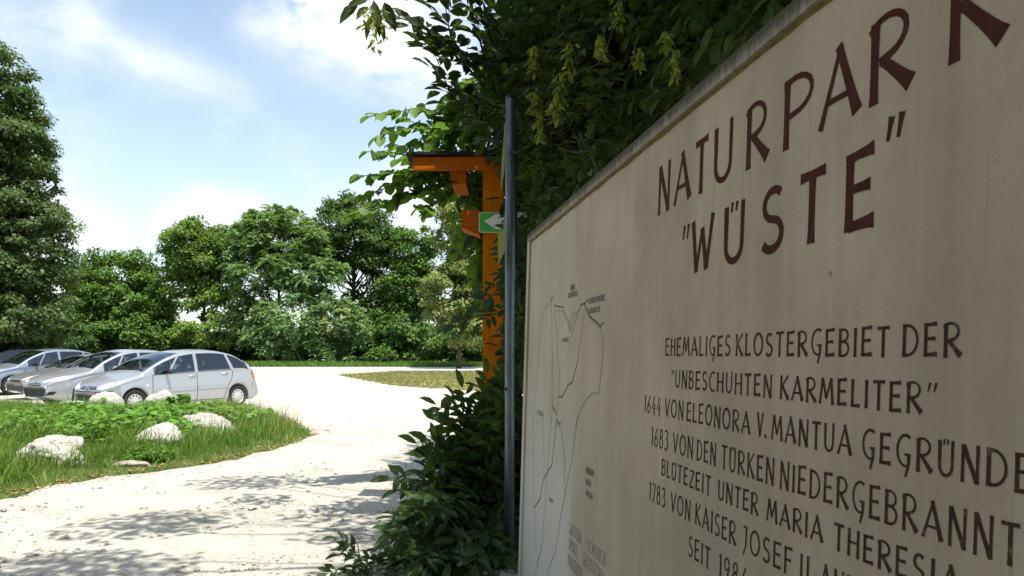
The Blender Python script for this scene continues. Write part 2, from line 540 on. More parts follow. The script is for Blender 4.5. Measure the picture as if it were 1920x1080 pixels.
    m, nt, out = new_mat('tinted_car_glass'); g = G(nt)
    tr = g.n('ShaderNodeBsdfTransparent'); tr.inputs['Color'].default_value = (0.62, 0.66, 0.67, 1)
    gl = g.n('ShaderNodeBsdfGlossy'); gl.inputs['Roughness'].default_value = 0.02
    gl.inputs['Color'].default_value = (0.9, 0.95, 1, 1)
    fr = g.n('ShaderNodeFresnel'); fr.inputs['IOR'].default_value = 1.55
    mx = g.n('ShaderNodeMixShader')
    g.l(g.math('MINIMUM', g.math('ADD', fr.outputs[0], 0.05), 1.0), mx.inputs[0])
    g.l(tr.outputs[0], mx.inputs[1]); g.l(gl.outputs[0], mx.inputs[2])
    g.l(mx.outputs[0], out.inputs['Surface'])
    M['glass'] = m
    M['lamp_glass'] = m_simple('clear_headlamp', (0.80, 0.82, 0.85), 0.12, 0.15, 0.6, 0.35, 30, 1.0)
    M['red_lamp'] = m_simple('red_tail_lamp', (0.55, 0.012, 0.015), 0.15, 0, 0.6, 0.1, 10, 1.0)
    M['rubber'] = m_simple('black_tyre_rubber', (0.022, 0.022, 0.023), 0.8, 0, 0.3, 0.2, 10)
    M['alloy'] = m_simple('silver_wheel_trim', (0.58, 0.58, 0.58), 0.35, 0.6, 0.5, 0.08, 12)
    M['dark_gap'] = m_simple('dark_shut_line', (0.012, 0.012, 0.013), 0.8, 0, 0.2, 0.1)
    M['trim_grey'] = m_simple('grey_plastic_trim', (0.05, 0.05, 0.055), 0.6, 0, 0.4, 0.1)
    M['interior'] = m_simple('dark_grey_upholstery', (0.045, 0.045, 0.05), 0.85, 0, 0.2, 0.2, 14)
    M['interior_light'] = m_simple('pale_grey_upholstery', (0.30, 0.31, 0.33), 0.85, 0, 0.2, 0.15, 14)
    M['chrome'] = m_simple('chrome', (0.8, 0.8, 0.82), 0.12, 1.0, 0.5, 0.03)


make_mats()
M = MATS

# ------------------------------------------------------------------ ground


def gz0(Y):
    Y = np.asarray(Y, float)
    t = np.clip(Y - 24.0, 0, 40)
    return np.where(t < 4, 0.0246 * t * t / 8.0, 0.0246 * (t - 2.0))


def gz(x, y):
    return float(gz0(y))


ISLAND = [(-5.35, 7.75), (-5.2, 8.75), (-5.05, 9.25), (-4.73, 9.72), (-4.16, 10.4), (-3.92, 11.4), (-3.7, 12.6), (-3.8, 14.1), (-4.42, 15.6), (-5.25, 17.4),
          (-6.3, 18.2), (-7.6, 18.1), (-9.5, 17.2), (-12.5, 19.2), (-16.0, 22.4), (-22, 25.5), (-25, 22), (-22, 8.0), (-12, 6.9), (-6.8, 7.0)]


def poly_sdf(P, poly):
    """positive inside"""
    P = np.asarray(P, float); V = np.asarray(poly, float); n = len(V)
    ins = np.zeros(len(P), bool); dmin = np.full(len(P), 1e9)
    for i in range(n):
        a, b = V[i], V[(i + 1) % n]
        ab = b - a
        t = np.clip(((P - a) @ ab) / (ab @ ab), 0, 1)
        dmin = np.minimum(dmin, np.linalg.norm(P - (a + t[:, None] * ab), axis=1))
        c = ((a[1] > P[:, 1]) != (b[1] > P[:, 1]))
        with np.errstate(divide='ignore', invalid='ignore'):
            xi = a[0] + (P[:, 1] - a[1]) / (b[1] - a[1]) * ab[0]
        ins ^= c & (P[:, 0] < xi)
    return np.where(ins, dmin, -dmin)


def mound(P):
    d = np.clip(poly_sdf(P, ISLAND) / 2.0, 0, 1)
    return 0.27 * d * d * (3 - 2 * d) * 1.0


def grid_sheet(name, xs, ys, zfun, mat, parent=None, mask=None, smooth=True):
    X, Y = np.meshgrid(xs, ys)
    Z = zfun(X.ravel(), Y.ravel())
    nx, ny = len(xs), len(ys)
    V = np.c_[X.ravel(), Y.ravel(), Z]
    idx = np.arange(nx * ny).reshape(ny, nx)
    Fq = np.stack([idx[:-1, :-1], idx[:-1, 1:], idx[1:, 1:], idx[1:, :-1]], -1).reshape(-1, 4)
    if mask is not None:
        ctr = V[Fq].mean(1)
        Fq = Fq[mask(ctr[:, 0], ctr[:, 1])]
        used = np.unique(Fq)
        mp = -np.ones(len(V), int); mp[used] = np.arange(len(used))
        V = V[used]; Fq = mp[Fq]
    return mesh_obj(name, V.tolist(), Fq.tolist(), mat, parent, smooth)


def vnoise(x, y, s, oct_=3):
    return np.array([noise.fractal(Vector((a * s, b * s, 0.3)), 1.0, 2.0, oct_) for a, b in zip(x, y)])


def build_ground():
    def z(x, y):
        b = gz0(y)
        near = (np.abs(x) < 14) & (y > 2) & (y < 30)
        r = np.zeros(len(x))
        if near.any():
            r[near] = 0.022 * vnoise(x[near], y[near], 0.55) + 0.008 * vnoise(x[near], y[near], 2.4)
        return b + r
    xs = np.concatenate([np.linspace(-900, -60, 12), np.linspace(-50, -15, 15), np.arange(-14, 8, 0.22), np.linspace(9, 50, 15), np.linspace(60, 900, 12)])
    ys = np.concatenate([np.linspace(-60, 0, 10), np.arange(1.5, 22, 0.22), np.linspace(22.5, 70, 60), np.linspace(80, 1500, 20)])
    tag(grid_sheet('ground', xs, ys, z, M['gravel']), kind='structure')
    # dirt mound of the planting island
    xs = np.arange(-25, -3.4, 0.22); ys = np.arange(6.6, 26, 0.22)
    def zi(x, y):
        P = np.c_[x, y]
        s = poly_sdf(P, ISLAND)
        return gz0(y) + mound(P) + np.where(s > 0, 0.035, -0.03 + 0.06 * np.clip(s + 0.25, -1, .25)) + 0.02 * vnoise(x, y, 1.1)
    tag(grid_sheet('earth_bank', xs, ys, zi, M['soil'], mask=lambda x, y: poly_sdf(np.c_[x, y], ISLAND) > -0.22), kind='structure')
    # far lane, mown patch and verge, each a thin sheet following the rise
    lawn = [(-9.6, 41.5), (-7.6, 37.5), (-5.4, 33.0), (-1.5, 29.6), (6, 28.0), (26, 28.0), (26, 46.0), (2, 46.5), (-7, 46.0)]
    tag(grid_sheet('lawn', np.arange(-10, 26, 0.5), np.arange(27, 47, 0.5), lambda x, y: gz0(y) + 0.03, M['turf'],
                   mask=lambda x, y: poly_sdf(np.c_[x, y], lawn) > 0.3 * np.sin(x * 3.1) * np.cos(y * 1.7)), kind='structure')
    tag(grid_sheet('lane', np.linspace(-60, 60, 60), np.linspace(47.0, 52.6, 8), lambda x, y: gz0(y) + 0.02, M['road']), kind='structure')
    tag(grid_sheet('verge', np.concatenate([np.linspace(-900, -70, 14), np.linspace(-60, 60, 90), np.linspace(70, 900, 14)]), np.concatenate([np.linspace(52.8, 100, 40), np.linspace(110, 1450, 20)]), lambda x, y: gz0(y) + 0.05 + 0.12 * np.sin(x * .31) * np.clip((y - 54) / 8, 0, 1), M['shade_soil']), kind='structure')
    return lawn


LAWN = build_ground()

# ------------------------------------------------------------------ leaf machinery
# templates: (x along, y across, z lift) for a unit leaf
T_DIAMOND = (np.array([(0, 0, 0), (.45, .5, .06), (1, 0, -.05), (.45, -.5, .06)]), [(0, 1, 2, 3)])
T_LANCE = (np.array([(0, 0, 0), (.22, .34, .05), (.5, .5, .08), (.78, .33, .03), (1, 0, -.10), (.78, -.33, .03), (.5, -.5, .08), (.22, -.34, .05), (.5, 0, -.01)]),
           [(0, 8, 2, 1), (8, 4, 3, 2), (0, 7, 6, 8), (8, 6, 5, 4)])
T_ROUND = (np.array([(0, 0, 0), (-.03, .25, .05), (.2, .48, .09), (.5, .52, .08), (.78, .36, .02), (1.02, 0, -.12), (.78, -.36, .02), (.5, -.52, .08), (.2, -.48, .09), (-.03, -.25, .05), (.5, 0, -.02)]),
           [(0, 10, 2, 1), (10, 4, 3, 2), (10, 5, 4), (0, 9, 8, 10), (10, 8, 7, 6), (10, 6, 5)])
T_BLADE = (np.array([(0, -.5, 0), (0, .5, 0), (.5, .4, .10), (.5, -.4, .10), (1, 0, -.12)]), [(0, 1, 2, 3), (3, 2, 4)])
T_TRI = (np.array([(0, 0, 0), (.3, .5, .05), (.75, .36, .04), (1, 0, -.04), (.75, -.36, .04), (.3, -.5, .05)]), [(0, 1, 2, 3), (0, 3, 4, 5)])


def unit(a):
    return a / np.maximum(np.linalg.norm(a, axis=-1, keepdims=True), 1e-9)


def leaves_obj(name, P, D, Nn, L, W, tint, tmpl, mat, parent=None):
    """P base points, D leaf directions, Nn rough normals, L/W sizes, tint 0..1"""
    P = np.asarray(P, float); n = len(P)
    D = unit(np.asarray(D, float))
    S = unit(np.cross(Nn, D))
    N2 = np.cross(D, S)
    L = np.broadcast_to(L, n); W = np.broadcast_to(W, n)
    T, faces = tmpl
    V = (P[:, None, :] + (T[None, :, 0, None] * L[:, None, None]) * D[:, None, :]
         + (T[None, :, 1, None] * W[:, None, None]) * S[:, None, :]
         + (T[None, :, 2, None] * L[:, None, None]) * N2[:, None, :])
    k = len(T)
    V = V.reshape(-1, 3)
    loops, starts, tot = [], [], []
    cnt = [len(f) for f in faces]
    pat = np.concatenate([np.array(f) for f in faces])
    LI = (pat[None, :] + (np.arange(n) * k)[:, None]).ravel()
    tot = np.tile(np.array(cnt), n)
    starts = np.concatenate([[0], np.cumsum(tot)[:-1]])
    me = bpy.data.meshes.new(name)
    me.vertices.add(len(V)); me.vertices.foreach_set('co', V.astype(np.float32).ravel())
    me.loops.add(len(LI)); me.loops.foreach_set('vertex_index', LI.astype(np.int32))
    me.polygons.add(len(tot)); me.polygons.foreach_set('loop_start', starts.astype(np.int32))
    me.polygons.foreach_set('loop_total', tot.astype(np.int32))
    at = me.attributes.new('tint', 'FLOAT', 'FACE')
    at.data.foreach_set('value', np.repeat(np.clip(np.broadcast_to(tint, n), 0, 1), len(faces)).astype(np.float32))
    me.materials.append(mat)
    me.update(calc_edges=True)
    me.validate()
    return link(bpy.data.objects.new(name, me), parent)


def rvec(n):
    return unit(rng.normal(size=(n, 3)))


def curve(p0, p1, n=6, sag=0.0, wob=0.0):
    p0, p1 = np.asarray(p0, float), np.asarray(p1, float)
    t = np.linspace(0, 1, n)[:, None]
    P = p0 + (p1 - p0) * t
    P[:, 2] += sag * 4 * (t * (1 - t))[:, 0]
    if wob:
        P[1:-1] += rng.normal(size=(n - 2, 3)) * wob
    return P


# ------------------------------------------------------------------ trees


def tree(name, label, base, trunk_h, blobs, clumps, per, leaf, mat, group=None, trunk_r=0.18, clump_r=0.75, flat=0.55, droop=0.0, hollow=0.5, tint_shift=0.0, limbs=26, fronds=False, lowlimit=None):
    """blobs: (dx, dy, z, rx, ry, rz) ellipsoids that bound the crown"""
    root = thing(name, label, 'tree', base, 0, group)
    B = np.array(blobs, float)
    vol = B[:, 3] * B[:, 4] * B[:, 5]
    pick = rng.choice(len(B), clumps, p=vol / vol.sum())
    r = rng.random(clumps) ** (1 / 3)
    r = hollow + (1 - hollow) * r if hollow else r
    r *= rng.normal(1.0, 0.09, clumps)
    dirs = rvec(clumps)
    ctr = B[pick, :3] + dirs * r[:, None] * B[pick, 3:]
    if lowlimit is not None:
        ctr[:, 2] = np.maximum(ctr[:, 2], lowlimit + rng.random(clumps) * .8)
    out = unit(ctr - np.array([B[:, 0].mean(), B[:, 1].mean(), B[:, 2].mean() - 2]))
    csize = clump_r * rng.uniform(0.55, 1.35, clumps)
    tcl = rng.normal(0.45, 0.16, clumps) + tint_shift
    P = []; D = []; Nn = []; TI = []; LL = []
    if fronds:
        for c in range(clumps):
            nf = per // 10
            fd = rvec(nf); fd[:, 2] = fd[:, 2] * .9 + .15
            fd = unit(fd + out[c] * .6)
            for q in range(nf):
                ln = csize[c] * rng.uniform(.8, 1.3)
                t = np.repeat(np.linspace(.25, 1, 5), 2)
                pos = ctr[c] + fd[q] * (t * ln)[:, None]
                pos[:, 2] -= 0.45 * ln * t ** 2
                side = unit(np.cross(fd[q], np.array([0, 0, 1.0]) + rng.normal(0, .5, 3)))
                sd = np.tile([1, -1], 5)[:, None] * side
                d = sd * .9 + fd[q] * .5 + np.array([0, 0, -.25])
                P.append(pos); D.append(d)
                Nn.append(np.tile(out[c] * .6 + [0, 0, .7] + rng.normal(0, .3, 3), (10, 1)) + rvec(10) * .6)
                TI.append(np.full(10, tcl[c]) + rng.normal(0, .06, 10))
                LL.append(np.full(10, leaf * 1.15) * rng.uniform(.8, 1.1, 10))
    else:
        for c in range(clumps):
            m = max(4, int(per * csize[c] / clump_r))
            q = rvec(m) * (rng.random(m) ** 0.5)[:, None] * csize[c]
            q[:, 2] *= flat
            pos = ctr[c] + q
            pos[:, 2] -= droop * (np.linalg.norm(q[:, :2], axis=1)) ** 1.5
            d = unit(q * [1, 1, .3] + rvec(m) * .6 * csize[c]) + np.array([0, 0, -0.35 - droop])
            nn = np.array([0, 0, 1.0]) + out[c] * .6 + rvec(m) * .55
            P.append(pos); D.append(d); Nn.append(nn)
            TI.append(tcl[c] + rng.normal(0, .13, m)); LL.append(leaf * rng.uniform(.65, 1.35, m))
    P, D, Nn, TI, LL = map(np.concatenate, (P, D, Nn, TI, LL))
    ob = leaves_obj('crown', P, D, Nn, LL, LL * (.34 if fronds else .62), TI, T_DIAMOND, mat, root)
    # trunk and limbs
    mb = MB()
    top = np.array([B[:, 0].mean(), B[:, 1].mean(), B[:, 2].max() + 0.3 * B[np.argmax(B[:, 2]), 5]])
    tp = [np.array([0, 0, -0.15]), np.array([0.03, 0, trunk_h * .5]), np.array([top[0] * .3, top[1] * .3, trunk_h]), top * [.7, .7, .75] + [0, 0, trunk_h * .2], top]
    mb.tube(tp, [trunk_r * 1.25, trunk_r, trunk_r * .8, trunk_r * .4, trunk_r * .1], 8)
    order = rng.permutation(clumps)[:limbs]
    for c in order:
        k = rng.uniform(.35, .95)
        zs = min(max(trunk_h * .7, ctr[c][2] * .72 - .3), top[2] * .85)
        s = np.array([np.interp(zs, [p[2] for p in tp], [p[0] for p in tp]), np.interp(zs, [p[2] for p in tp], [p[1] for p in tp]), zs])
        mb.tube(curve(s, ctr[c], 5, 0.25, 0.12), [trunk_r * .32, trunk_r * .24, trunk_r * .17, trunk_r * .1, trunk_r * .05], 5)
    mb.build('trunk', M['bark'], root, True)
    return root


def at(px, py, D):
    return np.array([(px - CX) / F * D, D, H + (HY - py) / F * D])


def crown(base, items, D):
    """items: (px, py, rx_px, ry_px, depth offset, depth radius) -> blobs relative to base"""
    o = []
    for (px, py, rx, ry, dd, rd) in items:
        q = at(px, py, D + dd) - np.array(base)
        o.append((q[0], q[1], q[2], rx / F * D, rd, ry / F * D))
    return o


def far_trees():
    D = 62.0
    grp = 'trees along the far edge of the car park'
    def b(px, d=D):
        return (float((px - CX) / F * d), float(d), gz(0, d))
    s = b(215)
    tree('round_tree', 'rounded vivid green tree behind the parked cars, beside the tall dark tree', s, 2.0,
         crown(s, [(215, 545, 92, 80, 0, 3.6), (170, 585, 55, 70, -1, 2.6), (265, 590, 55, 70, -1, 2.6), (225, 620, 100, 45, -2, 2.2)], D), 300, 165, .29, M['far_vivid'], grp, .2, 0.85, .6, .08, .45)
    s = b(385, 61)
    tree('maple_tree', 'loose light green tree with a small pointed top and sky showing through its middle', s, 3.5,
         crown(s, [(370, 470, 58, 58, 0, 2.6), (355, 430, 22, 26, 0, 1.2), (415, 470, 45, 55, 1, 2), (340, 520, 45, 45, 0, 2.0), (400, 560, 50, 40, 0, 2.2), (390, 620, 55, 35, -2, 1.6)], 61), 230, 155, .28, M['far_light'], grp, .16, 0.75, .6, .05, .3, .05)
    s = b(520, 60)
    tree('feathery_tree', 'blue green tree with long feathery leaves in the middle of the row', s, 3.2,
         crown(s, [(520, 450, 90, 52, 0, 3.0), (480, 500, 55, 55, -1, 2.2), (570, 510, 70, 55, -1, 2.4), (455, 440, 35, 35, 0, 1.5), (545, 600, 60, 55, -2, 1.8), (640, 620, 50, 60, -2, 1.8), (480, 590, 35, 50, -1, 1.5)], 60), 400, 130, .36, M['far_blue'], grp, .15, 0.8, .5, 0, .35, .10, fronds=True)
    s = b(660, 64)
    tree('ash_tree', 'tallest dark green tree of the row, with a dark trunk and gaps under its crown', s, 4.5,
         crown(s, [(660, 440, 80, 62, 0, 3.2), (650, 400, 45, 34, 0, 1.8), (715, 480, 45, 55, 0, 2.2), (610, 480, 45, 50, 0, 2), (700, 560, 50, 30, 0, 1.8)], 64), 240, 160, .28, M['far_dark'], grp, .24, 0.8, .6, .05, .3, .02)
    s = b(775, 62)
    tree('field_maple_tree', 'slim mid green tree between the tall dark tree and the cream flowering tree', s, 3.0,
         crown(s, [(775, 470, 42, 48, 0, 1.9), (770, 540, 55, 55, 0, 2.2), (745, 610, 55, 50, -1, 2.0), (800, 640, 50, 35, -2, 1.6)], 62), 200, 160, .28, M['far_mid'], grp, .16, .75, .6, .05, .35, .08)
    s = b(860, 50)
    tree('lime_blossom_tree', 'tree covered in cream yellow blossom, beside the orange post', s, 1.6,
         crown(s, [(850, 550, 58, 55, 0, 2.0), (865, 425, 48, 65, 1, 1.8), (880, 490, 40, 50, 1, 1.6), (870, 615, 45, 50, 0, 1.6)], 50), 190, 150, .24, M['far_lime'], grp, .15, .6, .55, .15, .45, .1)
    s = b(935, 58)
    tree('oak_tree', 'dark green tree hidden mostly behind the orange post', s, 2.5,
         crown(s, [(960, 520, 90, 120, 3, 3), (930, 620, 70, 50, 0, 2.5)], 58), 90, 100, .4, M['far_dark'], grp, .2, .95, .6, .05, .4)
    # understorey: separate shrubs along the verge under the trees
    sg = 'shrubs under the far trees'
    for i, (px, py, w, h, d, mat, lab) in enumerate([
            (330, 640, 40, 35, 61, 'far_mid', 'low shrub with paler leaves between the round tree and the feathery tree'),
            (430, 645, 45, 32, 64, 'far_dark', 'dark shrub behind the roof of the nearest silver car'),
            (560, 655, 40, 25, 65, 'far_dark', 'dark low shrub in the shade under the feathery tree'),
            (700, 650, 55, 30, 67, 'far_dark', 'dark shrub in the shade at the foot of the tallest tree'),
            (790, 655, 40, 26, 66, 'far_dark', 'dark shrub at the foot of the slim mid green tree'),
            (870, 650, 50, 33, 58, 'far_dark', 'dark shrub in the shade below the cream flowering tree'),
            (715, 668, 16, 9, 56.5, 'far_mid', 'small green clump standing alone on the verge before the slim tree'),
            (100, 640, 70, 40, 55, 'far_dark', 'dark shrub behind the far end of the parked cars')]):
        s = b(px, d)
        t = tree('verge_shrub', lab, s, 0.6, crown(s, [(px, py, w, h, 0, w / F * d * .8)], d), 70, 150, .26, M[mat], sg, .06, .6, .6, .05, .2, -.12, 10)
        t['category'] = 'shrub'
    # the wood that goes on behind the row, one dark mass
    P = []; D_ = []; N_ = []; TI = []
    for k in range(330):
        x = rng.uniform(-50, 16); y = rng.uniform(70, 84)
        gap = rng.random()
        z = gz(0, 64) + rng.uniform(0.2, 3.0 if gap < .75 else 6.5)
        q = rvec(90) * (rng.random(90) ** .5)[:, None] * [1.8, 1.4, 1.0]
        P.append(q + [x, y, z]); D_.append(rvec(90) + [0, 0, -.4]); N_.append(rvec(90) * .6 + [0, -.2, 1]); TI.append(rng.normal(.3, .15, 90))
    o = leaves_obj('far_wood', np.concatenate(P), np.concatenate(D_), np.concatenate(N_), .6, .4, np.concatenate(TI), T_DIAMOND, M['far_dark'])
    tag(o, 'dark mass of undergrowth continuing behind the row of trees', 'undergrowth', kind='stuff')
    # unseen trees added round the viewer to keep open sky light off the wall
    for (x, y, hgt, lab) in [(-8.0, -3.5, 10.5, 'shady tree left of the viewer, outside the picture'), (-6.0, -9.0, 11.5, 'shady tree behind the viewer, outside the picture'), (1.5, -9.5, 11.0, 'shady tree behind the near end of the wall, outside the picture')]:
        tree('shade_tree', lab, (x, y, 0), 2.2, [(0, 0, hgt * .55, 3.2, 3.2, hgt * .45), (.8, .5, hgt * .4, 2.8, 2.8, hgt * .3)], 150, 90, .34, M['far_dark'], None, .22, .95, .6, .1, .4, 0, 16)
    # the tall tree at the left edge of the picture
    d = 34.0
    s = (float((-60 - CX) / F * d), d, gz(0, d))
    tree('tall_linden_tree', 'tall dark grey green tree rising high above the far end of the parked cars', s, 2.0,
         crown(s, [(-60, 330, 125, 250, 0, 3.2), (-40, 175, 82, 100, 0, 2.0), (-5, 260, 88, 110, 0, 2.2), (2, 350, 100, 110, 0, 2.4), (15, 440, 102, 110, -.5, 2.6), (10, 560, 100, 100, -.5, 2.6), (-90, 560, 150, 110, 0, 3.2), (30, 610, 80, 60, -.5, 2.0)], d),
         820, 200, .18, M['left_tree'], None, .3, .58, .55, .25, .5, .05, 40)
    s = (float((-420 - CX) / F * 36), 36.0, gz(0, 36))
    tree('linden_tree', 'dark tree standing left of the tall tree, outside the picture edge', s, 2.0,
         crown(s, [(-420, 350, 230, 280, 0, 5), (-420, 560, 230, 90, 0, 4.5)], 36), 140, 120, .32, M['left_tree'], None, .3, .95, .55, .2, .5, 0, 20)


far_trees()

# ------------------------------------------------------------------ the inscribed wall
WT = math.atan((CX - 718.0) / F)                 # direction of the wall
WP = 0.95                                        # clearance from the eye to the wall
BAT = R(2.0)
wd = Vector((-math.sin(WT), math.cos(WT), 0))
wn = Vector((math.cos(WT), math.sin(WT), 0))     # away from the viewer
wu = Vector((wn.x * math.sin(BAT), wn.y * math.sin(BAT), math.cos(BAT)))
wo = Vector((wn.x * WP, wn.y * WP, H))
wk = wd.cross(wu)                                # normal (sign handled below)
if wk.dot(wn) < 0:
    wk = -wk
WALL_M = Matrix(((wd.x, wk.x, wu.x, wo.x), (wd.y, wk.y, wu.y, wo.y), (wd.z, wk.z, wu.z, wo.z), (0, 0, 0, 1)))
# wall-local axes: x = along the wall (away from viewer), y = into the wall, z = up


def uv(px, py):
    r = px_dir(px, py)
    A = np.array([[wd.x, wu.x, -r.x], [wd.y, wu.y, -r.y], [wd.z, wu.z, -r.z]])
    u, v, _ = np.linalg.solve(A, -np.array([wo.x, wo.y, wo.z - H]))
    return float(u), float(v)


def u_at(px, v):
    k = (px - CX) / F
    a = wo.x + v * wu.x; b = wo.y + v * wu.y
    return float((k * b - a) / (wd.x - k * wd.y))


def arc(cx, cy, rx, ry, a0, a1, n=10):
    return [(cx + rx * math.cos(R(a0 + (a1 - a0) * i / n)), cy + ry * math.sin(R(a0 + (a1 - a0) * i / n))) for i in range(n + 1)]


# glyphs: advance width, strokes; a stroke is (points, start weight, end weight), 1 = full stem
GL = {
    'A': (.62, [([(.02, 0), (.33, 1.0)], .7, .55), ([(.29, 1.0), (.60, 0.02)], .9, 1.25), ([(.12, .32), (.48, .32)], .6, .6)]),
    'B': (.46, [([(.06, 0), (.06, 1)], 1, 1), ([(.06, .95), (.2, .96)] + arc(.2, .75, .19, .21, 90, -90, 8) + [(.08, .53)], .6, .6), ([(.08, .53), (.2, .54)] + arc(.2, .28, .23, .25, 90, -90, 8) + [(.06, .04)], .7, .7)]),
    'C': (.50, [(arc(.34, .5, .29, .47, 62, 298, 16), .7, .7)]),
    'D': (.54, [([(.06, 0), (.06, 1)], 1, 1), ([(.06, .95), (.16, .95)] + arc(.16, .5, .34, .45, 90, -90, 12) + [(.06, .05)], .7, .7)]),
    'E': (.44, [([(.06, 0), (.06, 1)], 1, 1), ([(.06, .94), (.40, .97)], .7, 1.0), ([(.06, .53), (.36, .54)], .7, .9), ([(.06, .055), (.42, .08)], .8, 1.1)]),
    'F': (.42, [([(.06, 0), (.06, 1)], 1, 1), ([(.06, .94), (.40, .97)], .7, 1.0), ([(.06, .52), (.34, .53)], .7, .9)]),
    'G': (.54, [(arc(.34, .52, .29, .46, 60, 290, 16), .7, .6), ([(.46, .42), (.455, .1), (.36, -.26)], 1.0, .55), ([(.32, .40), (.50, .41)], .6, .6)]),
    'H': (.52, [([(.06, 0), (.06, 1)], 1, 1), ([(.46, 0), (.46, 1)], 1, 1), ([(.06, .52), (.46, .52)], .6, .6)]),
    'I': (.16, [([(.08, 0), (.08, 1)], 1.05, 1)]),
    'J': (.30, [([(.05, .97), (.23, .97)], .7, .7), ([(.23, 1.0), (.21, .2), (.04, -.2)], 1, .5)]),
    'K': (.52, [([(.07, 0), (.07, 1)], 1, 1), ([(.46, 1), (.08, .48)], .7, .55), ([(.14, .56), (.50, .02)], .8, 1.35)]),
    'L': (.40, [([(.06, 0), (.06, 1)], 1, 1), ([(.06, .055), (.38, .07)], .8, 1.0)]),
    'M': (.70, [([(.04, 0), (.15, 1)], .8, .8), ([(.15, 1), (.35, .22)], 1.0, .8), ([(.35, .22), (.56, 1)], .6, .7), ([(.56, 1), (.66, 0)], .9, 1.1)]),
    'N': (.54, [([(.06, -.03), (.07, 1)], .8, .9), ([(.07, .98), (.47, .0)], 1.1, 1.1), ([(.47, -.02), (.48, 1.02)], .7, .8)]),
    'O': (.62, [(arc(.31, .5, .27, .46, 90, 450, 24), .8, .8)]),
    'P': (.46, [([(.07, -.02), (.07, 1)], 1, 1.05), ([(.02, .93), (.18, .965)] + arc(.18, .71, .25, .255, 90, -90, 9) + [(.08, .44)], .65, .6)]),
    'R': (.52, [([(.07, -.02), (.07, .97)], 1, 1.05), ([(.0, .86), (.10, .95), (.2, .97)] + arc(.2, .73, .24, .24, 90, -75, 9) + [(.13, .46)], .6, .7), ([(.16, .48), (.51, .04)], .8, 1.35)]),
    'S': (.44, [(arc(.235, .74, .165, .225, 42, 262, 11)[:-1] + arc(.21, .28, .18, .235, 88, -145, 12), .75, .85)]),
    'T': (.48, [([(.24, -.02), (.24, .97)], 1, 1), ([(.02, .94), (.46, .955)], .85, .85)]),
    'U': (.52, [([(.06, 1), (.065, .34)] + arc(.255, .30, .19, .27, 180, 360, 10) + [(.45, 1.02)], .9, .7)]),
    'V': (.54, [([(.04, 1), (.28, 0)], .9, .9), ([(.28, .02), (.50, 1)], .6, .7)]),
    'W': (.78, [([(.04, 1), (.20, 0)], .95, .9), ([(.20, .02), (.38, .8)], .7, .6), ([(.38, .82), (.56, .02)], .9, 1.0), ([(.56, .02), (.74, 1.02)], .7, .8)]),
    'Z': (.46, [([(.04, .95), (.42, .95)], .8, .7), ([(.42, .96), (.05, .05)], .8, .8), ([(.04, .05), (.44, .06)], .8, .9)]),
    '1': (.18, [([(.02, .84), (.11, 1.0), (.105, 0)], .7, 1)]),
    '4': (.46, [([(.30, 1.0), (.04, .32), (.44, .32)], .7, .6), ([(.32, .58), (.31, -.08)], 1, 1)]),
    '6': (.44, [([(.36, .99), (.20, .74), (.07, .36)] + arc(.23, .26, .17, .25, 165, 510, 14), .7, .8)]),
    '3': (.42, [(arc(.19, .76, .15, .2, 140, -80, 9) + arc(.19, .27, .19, .27, 85, -140, 10), .7, .8)]),
    '7': (.40, [([(.03, .95), (.38, .95), (.14, -.08)], .8, .8)]),
    '8': (.44, [(arc(.22, .76, .14, .2, -90, 270, 14), .75, .75), (arc(.22, .28, .18, .27, 90, 450, 16), .75, .75)]),
    '9': (.44, [(arc(.22, .72, .17, .25, 0, 350, 14) + [(.38, .6), (.22, 0)], .75, .8)]),
    '2': (.42, [(arc(.2, .74, .16, .22, 160, -20, 8) + [(.04, .05), (.4, .05)], .75, .8)]),
    '.': (.14, [([(.05, .0), (.07, .13)], 1.1, 1.1)]),
    '"': (.26, [([(.03, .72), (.08, 1.0)], .3, .62), ([(.18, .72), (.23, 1.0)], .3, .62)]),
    "'": (.12, [([(.04, .78), (.08, 1.0)], .5, .95)]),
    '-': (.3, [([(.04, .45), (.26, .45)], .8, .8)]),
    ' ': (.26, []),
}
GL['Ü'] = (GL['U'][0], GL['U'][1] + [([(.185, .88), (.205, 1.04)], .35, .5), ([(.295, .88), (.315, 1.04)], .35, .5)])


